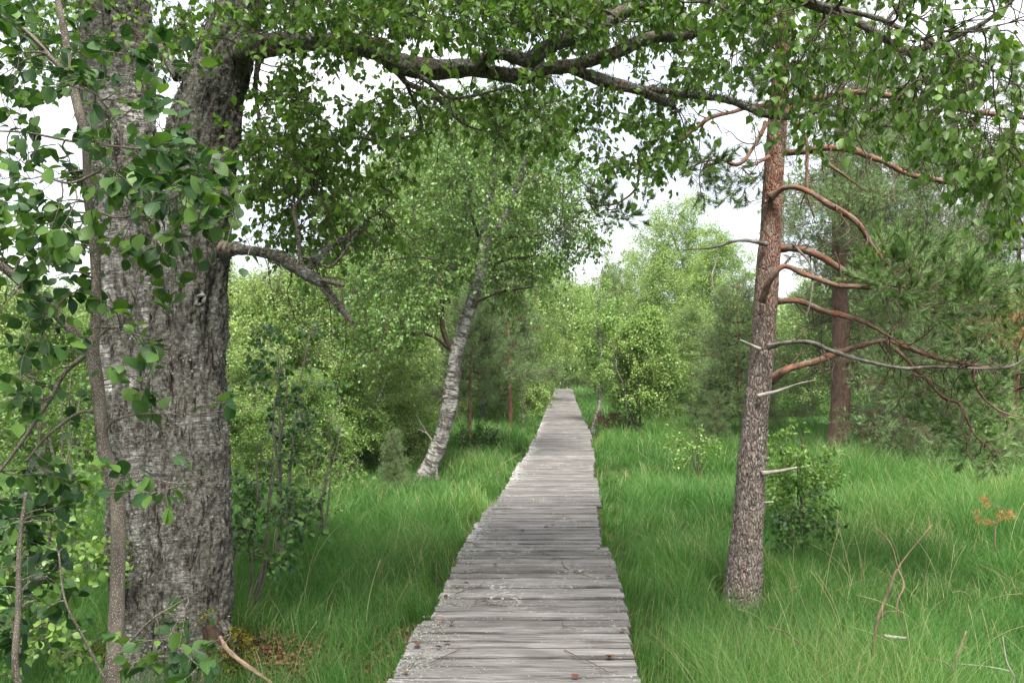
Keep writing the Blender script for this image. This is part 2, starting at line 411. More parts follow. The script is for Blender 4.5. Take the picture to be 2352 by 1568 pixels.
MT['leaf_shrub'] = leaf_mat('shrub_leaf', (.065, .140, .030), (.130, .240, .052), (.230, .350, .085), .35, .4)
MT['needle'] = leaf_mat('pine_needle', (.050, .100, .030), (.115, .200, .062), (.220, .320, .105), .15, .45, .35)
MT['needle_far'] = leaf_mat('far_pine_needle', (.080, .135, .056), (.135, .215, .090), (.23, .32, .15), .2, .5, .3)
MT['needle_dead'] = leaf_mat('dead_pine_needle', (.30, .12, .04), (.42, .20, .09), (.5, .28, .14), .2, .6, .2)
MT['lichen'] = leaf_mat('beard_lichen', (.08, .085, .07), (.17, .18, .15), (.33, .35, .30), .1, .9, .1)
def grass_mat():
    m = M('grass_blades'); r = m.attr('rnd', 'Fac')
    c = m.ramp(r, [(.0, (.032, .094, .020)), (.35, (.062, .162, .034)), (.7, (.112, .238, .060)), (.9, (.22, .32, .095)), (.97, (.44, .38, .22))])
    p = m.bsdf(c, .5, None, .3); t = m.n('ShaderNodeBsdfTranslucent'); m.l(m.mix(1, c, (1.5, 1.6, .8), 'MULTIPLY'), t.inputs[0])
    s = m.n('ShaderNodeMixShader'); s.inputs[0].default_value = .35; m.l(p, s.inputs[1]); m.l(t.outputs[0], s.inputs[2])
    return m.done(s.outputs[0])
MT['grass'] = grass_mat()
def ground_mat():
    m = M('bog_ground'); a = m.noise(.8, detail=6, rough=.7); b = m.noise(14, detail=6, rough=.7)
    c = m.ramp(a, [(.35, (.03, .045, .012)), (.55, (.045, .075, .018)), (.7, (.10, .075, .04))])
    c = m.mix(m.ramp(b, [(.4, .6), (.65, 0)]), c, (.018, .014, .009))
    return m.done(m.bsdf(c, .95, m.bump(b, .8, .03), .1))
MT['ground'] = ground_mat()
def deck_mat():
    m = M('weathered_planks')
    bc = m.attr(); r = m.attr('rnd', 'Fac')
    cmb = m.n('ShaderNodeCombineXYZ'); m.l(m.math('MULTIPLY', r, 37.0), cmb.inputs[2])
    v = m.n('ShaderNodeVectorMath', operation='ADD'); m.l(bc, v.inputs[0]); m.l(cmb.outputs[0], v.inputs[1])
    vec = v.outputs[0]
    grain = m.noise((3.2, 95, 60), vec, 6, .65); grain2 = m.noise((3.0, 150, 60), vec, 5, .65)
    blot = m.noise((2.2, 7, 3), vec, 5, .6)
    c = m.ramp(grain, [(.32, (.045, .042, .040)), (.48, (.170, .164, .161)), (.66, (.33, .322, .317))])
    c = m.mix(m.ramp(grain2, [(.37, .95), (.45, 0)]), c, (.05, .042, .038))
    c = m.mix(m.ramp(blot, [(.42, .5), (.6, 0)]), c, (.10, .094, .088))
    c = m.mix(m.math('MULTIPLY', m.ramp(r, [(.1, 0), (1, 1)]), .85), c, m.mix(1, c, (.55, .53, .52), 'MULTIPLY'))
    sy = m.n('ShaderNodeSeparateXYZ'); m.l(bc, sy.inputs[0])
    ed = m.math('ABSOLUTE', m.math('SUBTRACT', m.math('ADD', sy.outputs[1], m.math('MULTIPLY', m.math('SUBTRACT', m.noise((6, 3, 3), vec, 4), .5), .016)), .062))
    c = m.mix(m.math('MULTIPLY', m.ramp(m.math('MULTIPLY', ed, 10.0), [(.46, 0), (.60, 1)]), m.ramp(m.noise((1.5, 2, 1), vec, 3), [(.4, .25), (.6, .9)])), c, (.030, .026, .023))
    # pale crust lichen, thick along the left rim, thinner inwards
    sx = m.n('ShaderNodeSeparateXYZ'); m.l(bc, sx.inputs[0])
    rim = m.n('ShaderNodeMapRange'); rim.inputs['From Min'].default_value = 0; rim.inputs['From Max'].default_value = .22
    rim.inputs['To Min'].default_value = .10; rim.inputs['To Max'].default_value = 0; m.l(sx.outputs[0], rim.inputs[0])
    l1 = m.noise((22, 60, 20), vec, 8, .8); l2 = m.noise((2.6, 3.2, 2), None, 3, .5, 'bc')
    lv = m.math('ADD', m.math('ADD', l1, rim.outputs[0]), m.math('MULTIPLY', m.math('SUBTRACT', m.noise((1.7, .9, 1), m.n('ShaderNodeNewGeometry').outputs['Position'], 3), .5), .38))
    lm = m.ramp(lv, [(.60, 0), (.645, 1)])
    c = m.mix(m.math('MULTIPLY', lm, .9), c, (.40, .40, .37))
    h = m.math('ADD', m.math('ADD', grain, grain2), m.math('MULTIPLY', lm, .5))
    return m.done(m.bsdf(c, .85, m.bump(h, .7, .006), .2))
MT['deck'] = deck_mat()
MT['joist'] = simple_bark('dark_joist_wood', (.03, .024, .02), (.10, .085, .075), (8, 40, 40))
MT['litter'] = leaf_mat('leaf_litter', (.035, .016, .010), (.085, .036, .022), (.17, .085, .05), .1, .7, .2)
MT['heather'] = leaf_mat('dry_heather', (.10, .06, .045), (.20, .13, .09), (.28, .22, .14), .1, .8, .1)
MT['mossleaf'] = leaf_mat('moss_leaves', (.030, .035, .008), (.085, .080, .015), (.17, .15, .03), .15, .9, .1)
MT['plank_lichen'] = leaf_mat('plank_lichen', (.13, .13, .115), (.21, .215, .19), (.31, .315, .285), .05, .95, .05)
MT['straw'] = leaf_mat('dry_straw', (.25, .20, .11), (.42, .35, .20), (.55, .48, .30), .2, .6, .2)
MT['hole'] = simple_bark('knot_hollow', (.006, .004, .003), (.02, .013, .01))

# ------------------------------------------------------------------ ground
mb = MB(); gx = np.concatenate([np.linspace(-400, -45, 12)[:-1], np.linspace(-45, 45, 151), np.linspace(45, 400, 12)[1:]])
gy = np.concatenate([np.linspace(-60, -4, 6)[:-1], np.linspace(-4, 60, 121), np.linspace(60, 500, 14)[1:]])
X, Yg = np.meshgrid(gx, gy, indexing='ij'); Z = ground_z(X, Yg)
nx, ny = X.shape; ii = (np.arange(nx-1)[:, None]*ny + np.arange(ny-1)[None]).ravel()
mb.add(np.stack([X, Yg, Z], -1), np.stack([ii, ii+ny, ii+ny+1, ii+1], -1))
tag(mb.build('ground', MT['ground']), None, None, kind='structure')

# ------------------------------------------------------------------ boardwalk
EL = [(894, 1275), (905, 1270), (939, 1255), (987, 1236), (1007, 1231), (1007.5, 1224), (1027.5, 1215), (1028, 1217), (1060, 1199), (1060.5, 1191), (1098, 1171),
      (1098.5, 1174), (1157, 1136), (1157.6, 1124), (1245, 1067), (1362, 1014), (1417, 991), (1417.6, 971), (1455, 946), (1568, 895), (2300, 560)]
ER = [(894, 1316), (921, 1323), (936, 1330), (959, 1338), (972, 1345), (973, 1348), (984, 1350), (985, 1354), (1008, 1359.6), (1008.5, 1356), (1028, 1357.5), (1028.5, 1362.6),
      (1060.5, 1367), (1061, 1362), (1097.6, 1364), (1098, 1371.6), (1162, 1380.5), (1162.5, 1371), (1255, 1381), (1255.6, 1396), (1272, 1404), (1435, 1449.5), (1436, 1436), (1568, 1472), (2300, 1690)]
EL = np.array(EL); ER = np.array(ER)
def deck_edges(Y):
    v = ((DECK-CAMZ)/Y); # z/y slope -> pixel
    t = (v*math.cos(PITCH) - math.sin(PITCH))/(math.cos(PITCH) + v*math.sin(PITCH)); py = CY - t*FPX
    dep = Y*math.cos(PITCH) + (DECK-CAMZ)*math.sin(PITCH)
    return (np.interp(py, EL[:, 0], EL[:, 1])-CX)/FPX*dep, (np.interp(py, ER[:, 0], ER[:, 1])-CX)/FPX*dep
BW = thing('boardwalk', (0.1, 4, DECK), 'weathered grey plank boardwalk running straight through the green bog to the trees', 'boardwalk')
secs = [1.6] + [float(ground_Y(p, DECK)) for p in (1417, 1256, 1157, 1098, 1060, 1028, 1007, 972, 936)] + [49.5]
def plank(mb, x0, x1, y0, y1, zt, seed, horiz=True):
    """one board with worn, uneven edges; its length along x"""
    nxs = 14; xs = np.linspace(x0, x1, nxs)
    e0 = y0 + .006*noise3(np.stack([xs*4, xs*0+seed, xs*0], -1)); e1 = y1 + .006*noise3(np.stack([xs*4, xs*0+seed+9.3, xs*0], -1))
    zz = zt + .003*noise3(np.stack([xs*2, xs*0+seed, xs*0+4], -1)); th = .04
    rows = [np.stack([xs, e0, zz-th], -1), np.stack([xs, e0, zz-.014], -1), np.stack([xs, e0+.011, zz], -1), np.stack([xs, e1-.011, zz], -1), np.stack([xs, e1, zz-.014], -1), np.stack([xs, e1, zz-th], -1)]
    V = np.stack(rows, 1); V[0, :, 0] += rng.normal(size=6)*.006; V[-1, :, 0] += rng.normal(size=6)*.006   # (nxs,6,3)
    bc = V.copy(); bc[..., 0] -= x0; bc[..., 1] -= y0
    i = (np.arange(nxs-1)[:, None]*6 + np.arange(6)[None]).ravel(); j = (np.arange(nxs-1)[:, None]*6 + (np.arange(6)[None]+1) % 6).ravel()
    F = np.stack([i, i+6, j+6, j], -1)
    mb.add(V.reshape(-1, 3), [F, np.arange(6)[None], (np.arange(6)+6*(nxs-1))[::-1][None]], bc.reshape(-1, 3), rng.random())
for a, b in zip(secs[:-1], secs[1:]):
    mb = MB(); n = max(3, round((b-a)/.136)); ys = np.linspace(a, b, n+1); ys[1:-1] += rng.uniform(-.026, .026, n-1); dz = rng.normal()*.003
    for q in range(n):
        x0, x1 = deck_edges((ys[q]+ys[q+1])/2); x0 += rng.normal()*.006; x1 += rng.normal()*.005
        plank(mb, x0, x1, ys[q]+.004+.011*rng.random()**2, ys[q+1]-.004-.008*rng.random()**2, DECK+dz+rng.normal()*.0035, rng.random()*90)
    mb.build('deck_section', MT['deck'], BW, BW.location, smooth=False)
    ca, cb = np.mean(deck_edges(a+.05)), np.mean(deck_edges(b-.05))
    for s in (-.42, .42):
        mb = MB(); p = np.array([[ca+s, a+.03, DECK-.10], [cb+s, b-.03, DECK-.10]])
        V = np.array([p[i]+np.array([dx, 0, dz_]) for i in (0, 1) for dx, dz_ in ((-.05, -.055), (.05, -.055), (.05, .055), (-.05, .055))])
        mb.add(V, [np.array([(0, 1, 5, 4), (1, 2, 6, 5), (2, 3, 7, 6), (3, 0, 4, 7), (3, 2, 1, 0), (4, 5, 6, 7)])])
        mb.build('joist', MT['joist'], BW, BW.location, smooth=False)
mb = MB(); xr = deck_edges(49)[1]                                      # the walk turns left at its end
for q in range(46):
    x0 = xr - (q+1)*.137
    v = MB(); plank(v, 49.6, 50.9, 0, .131, DECK+.002+rng.normal()*.003, rng.random()*90)
    V = v.v[0].copy(); V2 = V.copy(); V2[:, 0] = x0 + V[:, 1]; V2[:, 1] = V[:, 0]
    bcc = v.bc[0]; mb.add(V2, v.f, bcc, rng.random())
mb.build('deck_section', MT['deck'], BW, BW.location, smooth=False)

mb = MB(); n = 42000                                                   # crusty lichen on the near planks, thick along the left rim
Yl = 3.4+7.5*rng.random(n)**1.5; l, r = deck_edges(Yl); left = rng.random(n) < .5
X = np.where(left, l+np.abs(rng.normal(size=n))*.10+.005, l+(r-l)*rng.random(n)); X = np.where(rng.random(n) < .12, r-np.abs(rng.normal(size=n))*.06-.005, X)
q = np.stack([X*5, Yl*9, X*0], -1); keep = (fbm(q, 3) > np.where(left, -.15, .50)) & (X < r-.004); X, Yl = X[keep], Yl[keep]; n = len(X)
ag = rng.random(n)*6.28; place(mb, DIAM, np.stack([X, Yl, DECK+.004+.004*rng.random(n)], -1), np.stack([np.cos(ag), np.sin(ag), .25*rng.random(n)], -1), unit(.5*rng.normal(size=(n, 3))+np.array([0, 0, 1])), .004+.007*rng.random(n))
mb.build('crust_lichen', MT['plank_lichen'], BW, BW.location)

# ------------------------------------------------------------------ the old birch on the left
o = at(400, 1600, 5.0); O1 = (float(o[0]), 5.0, 0.0)
OB = thing('birch_tree', O1, 'huge old double-stemmed birch with lichen-crusted bark, its long limb reaching over the walk', 'tree')
def ridge(bc, R):
    f = fbm(bc*np.array([13, 13, 5.5]), 5); g = fbm(bc*np.array([5, 5, 1.6])+7, 3)
    h = fbm(bc*np.array([55, 55, 40])+3, 3)
    return .013*f + .016*g + .007*h - .034*np.clip(-.12-fbm(bc*np.array([17, 17, 2.6])+31, 4), 0, 1)
Ya = 5.05
stemA = tr([(378, 1760, Ya, 300), (376, 1640, Ya, 250), (372, 1500, Ya, 200), (352, 1200, Ya, 190), (332, 900, Ya, 186), (318, 700, Ya, 178), (300, 500, Ya+.02, 160), (280, 350, Ya+.05, 152), (270, 200, Ya+.08, 150), (264, 0, Ya+.12, 142), (255, -250, Ya+.2, 125), (230, -700, Ya+.3, 90), (200, -1300, Ya+.4, 50)], .012)
Yb = 4.95
stemB = tr([(425, 1760, Yb, 290), (424, 1640, Yb, 240), (424, 1500, Yb, 196), (430, 1200, Yb, 190), (430, 900, Yb, 174), (435, 700, Yb, 168), (443, 550, Yb, 166), (453, 400, Yb, 166), (478, 250, Yb, 146), (514, 130, Yb, 128), (552, 0, Yb, 106), (600, -200, Yb+.1, 100), (680, -600, Yb+.3, 70), (720, -1100, Yb+.3, 40)], .012)
for st in (stemA, stemB):
    hi = st[st[:, 2] < 4.6]; lo = st[st[:, 2] >= 4.55][::6]
    mb = MB(); tubes(mb, hi[:, :3], hi[:, 3], 200, ridge); tubes(mb, lo[:, :3], lo[:, 3], 24)
    mb.build('trunk', MT['birch_big' if st is stemA else 'birch_right'], OB, O1)
Y = 4.9
limb_rows = [
 [(500, 150, 4.95, 60), (560, 115, 4.85, 56), (640, 100, 4.8, 50), (720, 97, 4.75, 40), (784, 100, Y, 40), (867, 113, Y, 50), (917, 147, Y, 50), (1017, 160, Y, 42), (1085, 152, Y, 40), (1117, 133, 4.85, 30), (1150, 123, 4.8, 28), (1217, 138, 4.8, 33), (1267, 103, 4.8, 33), (1350, 73, 4.8, 35), (1417, 37, 4.85, 33), (1467, 7, 4.9, 30), (1530, -40, 5, 27), (1640, -110, 5.1, 22), (1800, -160, 5.2, 14)],
 [(1040, 158, Y, 36), (1117, 165, 4.95, 30), (1200, 177, 5, 34), (1250, 160, 5, 30), (1317, 150, 5, 32), (1367, 137, 5, 28), (1434, 113, 5, 27), (1500, 87, 5, 26), (1567, 84, 5, 22), (1620, 70, 5, 14), (1700, 40, 5, 9)],
 [(1300, 152, 5, 26), (1350, 173, 5, 26), (1400, 190, 5, 27), (1467, 207, 5, 22), (1517, 230, 5, 20), (1552, 248, 5, 13)],
 [(1470, 205, 5, 18), (1534, 210, 5, 15), (1567, 217, 5, 14), (1618, 223, 5, 14), (1668, 230, 5, 16), (1718, 247, 4.95, 17), (1754, 263, 4.9, 16), (1801, 270, 4.85, 14), (1834, 267, 4.8, 11), (1884, 257, 4.7, 8), (1928, 270, 4.6, 8), (1990, 290, 4.5, 6), (2070, 290, 4.4, 5), (2180, 300, 4.3, 3)],
 [(1040, -60, 4.8, 16), (1110, 20, 4.8, 18), (1150, 43, 4.8, 17), (1224, 67, 4.8, 16), (1267, 53, 4.8, 14), (1317, 30, 4.8, 12), (1384, 23, 4.8, 9), (1430, 50, 4.8, 4)],
 [(905, 150, Y, 18), (930, 187, Y, 13), (970, 207, Y, 12), (1010, 230, Y, 12), (1040, 263, Y, 10), (1067, 287, Y, 7)],
 [(950, 165, 4.8, 12), (1000, 200, 4.8, 10), (1030, 223, 4.8, 9), (1060, 225, 4.8, 8), (1100, 217, 4.8, 5), (1177, 200, 4.8, 2)],
 [(925, 175, 5, 9), (940, 210, 5, 8), (964, 267, 5, 8), (964, 297, 5, 8), (927, 317, 5, 7), (850, 320, 5, 5), (780, 300, 5, 3)],
 [(510, 575, 4.9, 46), (540, 572, 4.85, 30), (577, 576, 4.8, 22), (635, 589, 4.8, 24), (670, 610, 4.8, 28), (708, 633, 4.8, 30), (738, 654, 4.8, 20), (767, 689, 4.8, 16), (790, 718, 4.8, 14), (813, 743, 4.8, 7)],
 [(695, 620, 4.8, 13), (688, 578, 4.8, 11), (685, 534, 4.8, 10), (678, 475, 4.85, 9), (720, 428, 4.85, 5)],
 [(708, 618, 4.8, 14), (738, 589, 4.85, 12), (764, 563, 4.9, 11), (805, 540, 4.95, 10), (834, 510, 5, 8), (861, 494, 5, 6), (911, 461, 5.1, 3)],
 [(735, 640, 4.8, 13), (760, 648, 4.75, 12), (790, 655, 4.7, 8)],
 [(682, 585, 4.8, 7), (723, 598, 4.8, 7), (761, 612, 4.8, 6), (811, 548, 4.9, 5), (837, 516, 4.9, 3)],
 [(667, 95, 4.8, 15), (672, 50, 4.85, 13), (684, 0, 4.9, 12), (700, -120, 5, 10)],
 [(955, 127, 4.8, 9), (966, 70, 4.7, 7), (984, 0, 4.6, 6), (1000, -90, 4.5, 4)],
 [(350, 105, 5.1, 34), (385, 135, 5.05, 32), (412, 175, 5.0, 34)],
 [(598, 120, 5, 15), (588, 180, 5, 12), (590, 240, 5.0, 9), (605, 300, 5.0, 7), (640, 345, 5, 4)],
 [(600, -200, 5, 60), (800, -330, 4.8, 45), (1150, -300, 4.3, 34), (1500, -180, 3.9, 27), (1700, -70, 3.7, 22), (1834, 0, 3.6, 18), (1951, 43, 3.55, 17), (2001, 70, 3.5, 17), (2051, 103, 3.5, 17), (2082, 117, 3.5, 16), (2151, 103, 3.45, 12), (2234, 67, 3.4, 10), (2301, 23, 3.35, 8), (2360, -30, 3.3, 6)],
 [(2078, 115, 3.5, 14), (2100, 135, 3.5, 12), (2114, 154, 3.5, 7)],
 [(1820, -8, 3.6, 13), (1900, 14, 3.5, 12), (1968, 30, 3.45, 12), (2034, 50, 3.4, 12), (2134, 97, 3.35, 10), (2201, 130, 3.3, 9), (2284, 163, 3.2, 7), (2370, 215, 3.1, 4)],
 [(2034, 50, 3.4, 6), (2060, 26, 3.4, 8), (2110, 40, 3.35, 6), (2160, 70, 3.3, 6), (2230, 72, 3.3, 5), (2352, 45, 3.2, 4)],
 [(2096, 130, 3.5, 7), (2095, 175, 3.5, 6), (2110, 205, 3.45, 5), (2170, 220, 3.4, 5), (2230, 280, 3.3, 4), (2290, 350, 3.3, 3)],
 [(1568, 6, 4.2, 5), (1634, 8, 4.2, 6), (1690, 40, 4.1, 6), (1760, 95, 4.0, 5), (1830, 160, 4.0, 4), (1900, 200, 4.0, 3)],
]
limbs = [tr(r, .02) for r in limb_rows]
def rough_limb(bc, R): return R*(.16*fbm(bc*np.array([30, 30, 14]), 4)) + .003*fbm(bc*90, 2)
for q, l in enumerate(limbs):
    mb = MB(); tubes(mb, l[:, :3], l[:, 3], 28 if l[:, 3].max() > .03 else 12, rough_limb)
    mb.build('limb', MT['limb'], OB, O1)
# beard lichen on the limbs: short ragged tufts
mb = MB()
for q, l in enumerate(limbs[:13]):
    n = int(260*len(l)*.02*6); i = rng.integers(1, len(l)-1, n); T = unit(l[i+1, :3]-l[i-1, :3])
    sel = noise3(l[i, :3]*5+q) > .02; i = i[sel]; T = T[sel]; n = len(i)
    qd = unit(np.cross(T, rng.normal(size=(n, 3)))); qd[:, 2] = np.abs(qd[:, 2])*.9+qd[:, 2]*.3; qd = unit(qd)
    place(mb, NEED, l[i, :3]+qd*l[i, 3:4]*.85, unit(qd+.6*rng.normal(size=(n, 3))), rng.normal(size=(n, 3)), .018+.022*rng.random(n), width=.007, rnd=rng.random(n))
mb.build('beard_lichen', MT['lichen'], OB, O1)
A = np.vstack([
 blob(760, 40, 230, 90, 4.2, 5.8, 110), blob(1150, 20, 260, 80, 4.2, 5.8, 140), blob(1480, 20, 220, 80, 4.4, 6, 100),
 blob(760, 320, 190, 150, 4.4, 6.2, 84), blob(1010, 250, 140, 70, 4.5, 6.2, 26), blob(700, 440, 150, 170, 4.85, 6.2, 80), blob(640, 300, 90, 160, 4.6, 6.2, 40), blob(800, 520, 120, 50, 4.95, 5.8, 16),
 blob(1230, 250, 180, 80, 4.4, 6.2, 44), blob(1480, 290, 150, 110, 4.6, 6.2, 38), blob(1620, 130, 70, 90, 4.6, 5.6, 14),
 blob(800, -160, 500, 160, 3.6, 6.4, 90), blob(1500, -180, 500, 160, 3.4, 6.2, 80), blob(1800, 60, 170, 120, 3.4, 4.8, 50),
 blob(380, -60, 300, 160, 4.4, 6.5, 40), blob(120, 60, 130, 110, 5, 6.5, 30), blob(450, 60, 80, 60, 5.2, 6.2, 14)])
TP, TR = colonize(limbs + [stemA[::20], stemB[::20]], A, droop=.35, rmax=.011)
A2 = np.vstack([blob(2050, 150, 240, 160, 2.9, 3.9, 70), blob(2240, 260, 130, 190, 2.8, 3.8, 70), blob(2320, 420, 60, 130, 2.9, 3.7, 22), blob(1880, 240, 110, 100, 3.3, 4.4, 26), blob(2150, -120, 260, 120, 2.9, 4, 40)])
TP2, TR2 = colonize(limbs[17:], A2, droop=.4, rmax=.008)
TP = np.vstack([TP, TP2]); TR = np.vstack([TR, TR2])
n1 = len(TP)-len(TP2); a1, b1 = spawn(TP[:n1], 6500, .3, (.10, .34), .8, .25, r=.0019); a2, b2 = spawn(TP2, 620, .3, (.10, .28), .8, .35, r=.0019)
mb = MB(); leaves(mb, BIRCH, a1, 34000, .046, .6, .45, .7, .3); leaves(mb, BIRCH, a2, 3700, .042, .8, .4, .55, .1); m2 = MB(); tubes(m2, TP, TR*1.35, 5); tubes(m2, a1, b1, 3, cap=False); tubes(m2, a2, b2, 3, cap=False); lp = np.array([l[np.linspace(0, len(l)-1, 12).astype(int), :3] for l in limbs]); bt, btr = spawn(lp, 230, .1, (.15, .55), .9, .22, r=.0034, k=8, wig=.28); tubes(m2, bt, btr, 5); bt2, br2 = spawn(bt, 420, .2, (.06, .25), .8, .2, r=.0018, k=5, wig=.3); tubes(m2, bt2, br2, 4); m2.build('branches', MT['twig'], OB, O1); mb.build('crown', MT['leaf_birch'], OB, O1)
mb = MB()
for st in (stemA, stemB):
    l = st[st[:, 2] < 4.3]; n = 9000; i = rng.integers(1, len(l)-1, n); T = unit(l[i+1, :3]-l[i-1, :3]); qd = unit(np.cross(T, rng.normal(size=(n, 3))))
    pp = l[i, :3]+qd*(l[i, 3:4]+.004); sel = (noise3(pp*4.2) > -.05) & (qd[:, 1] < .5); pp, qd, T = pp[sel], qd[sel], T[sel]
    place(mb, DIAM, pp, unit(T*rng.normal(size=(len(pp), 1))+.7*rng.normal(size=(len(pp), 3))+.5*qd), unit(qd+.5*rng.normal(size=(len(pp), 3))), .008+.014*rng.random(len(pp)), rnd=np.clip(.25+.25*rng.normal(size=len(pp))+.3*noise3(pp*6), 0, .85))
mb.build('crust_lichen', MT['lichen'], OB, O1)
A3 = np.stack([-4.2+7.2*rng.random(360), -4.5+10*rng.random(360), 4.3+4.5*rng.random(360)], -1); A3 = A3[A3[:, 2] > 2.5+.53*np.maximum(A3[:, 1], 0)+.35*np.abs(A3[:, 0]-1)*0]  # unseen crown above and behind the camera, added to shade the foreground
up = [tr([(560, -100, 5, 60), (600, -400, 4.6, 55), (700, -900, 4, 45), (900, -2200, 2.6, 34)], .05), cat([[-1.2, 4.5, 5.2, .08], [-.8, 2.5, 5.8, .07], [-.5, 0, 6.0, .05], [-.3, -3, 5.9, .02]], .1), cat([[-1.9, 5, 5.6, .08], [-3, 3, 6.2, .06], [-3.4, 0, 6.3, .03]], .1)]
P3_, R3_ = colonize(up, A3, droop=.2, rmax=.012); mb = MB()
for l in up: tubes(mb, l[:, :3], l[:, 3], 12)
tubes(mb, P3_, R3_, 5); a3, b3 = spawn(P3_, 4400, .2, (.15, .45), .8, .2, r=.0019); tubes(mb, a3, b3, 3, cap=False); mb.build('branches', MT['twig'], OB, O1)
mb = MB(); leaves(mb, BIRCH, a3, 38000, .058, .5, .45, .7, .3); mb.build('crown', MT['leaf_birch'], OB, O1)
# knot hole, roots, moss
kc = at(462, 690, 4.95-.245); mb = MB(); th = np.linspace(0, 2*PI, 25); ring = np.stack([kc[0]+.024*np.cos(th), np.full(25, kc[1])-.004+.008*np.sin(th*3), kc[2]+.030*np.sin(th+.3)], -1)
tubes(mb, ring, np.full(25, .012), 8, lambda b, R: .006*fbm(b*60, 3)); mb.build('knot_rim', MT['limb'], OB, O1)
mb = MB(); mb.add(np.vstack([[kc+np.array([0, .03, 0])], np.stack([kc[0]+.02*np.cos(th[:-1]), np.full(24, kc[1]+.002), kc[2]+.024*np.sin(th[:-1]+.3)], -1)]), [np.array([(0, 1+i, 1+(i+1) % 24) for i in range(24)])])
mb.build('knot_hollow', MT['hole'], OB, O1)
for rows, mt in (([(480, 1450, 4.82, 40), (500, 1510, 4.7, 42), (520, 1570, 4.62, 36), (545, 1660, 4.5, 24)], 'root'),
                 ([(455, 1500, 4.75, 50), (460, 1560, 4.66, 46), (470, 1640, 4.56, 38)], 'birch_right'),
                 ([(500, 1530, 4.9, 40), (545, 1570, 4.8, 34), (590, 1620, 4.7, 20)], 'root'),
                 ([(510, 1430, 4.9, 22), (535, 1475, 4.86, 20), (565, 1530, 4.8, 15), (600, 1590, 4.75, 8)], 'birch_right'),
                 ([(300, 1490, 5, 50), (255, 1530, 5, 46), (225, 1560, 5, 40), (190, 1600, 5, 30)], 'moss'),
                 ([(320, 1520, 4.8, 60), (300, 1590, 4.7, 50), (270, 1680, 4.6, 40)], 'birch_big')):
    l = tr(rows, .012); mb = MB(); tubes(mb, l[:, :3], l[:, 3], 40, lambda b, R: R*(.45*fbm(b*np.array([20, 20, 9]), 5))); mb.build('root', MT[mt], OB, O1)
mb = MB()
for cx_, cy_, rx_, ry_, Ym, k_ in ((548, 1500, 40, 60, 4.78, 1100), (215, 1540, 55, 60, 4.95, 2200), (505, 1540, 40, 50, 4.6, 700), (480, 1420, 30, 25, 4.66, 60)):
    pp = blob(cx_, cy_, rx_, ry_, Ym-.06, Ym+.10, k_); place(mb, DIAM, pp, rng.normal(size=pp.shape)+np.array([0, -.3, .8]), rng.normal(size=pp.shape), .012+.014*rng.random(k_))
mb.build('moss', MT['mossleaf'], OB, O1)
l = tr([(505, 1462, 4.66, 8), (522, 1490, 4.6, 10), (545, 1512, 4.55, 10), (580, 1537, 4.5, 9), (625, 1568, 4.45, 6)], .01); mb = MB(); tubes(mb, l[:, :3], l[:, 3], 10, rough_limb)
tag(mb.build('fallen_branch', MT['deadbrown'], None), 'brown peeling dead branch lying on the roots at the foot of the old birch', 'branch')

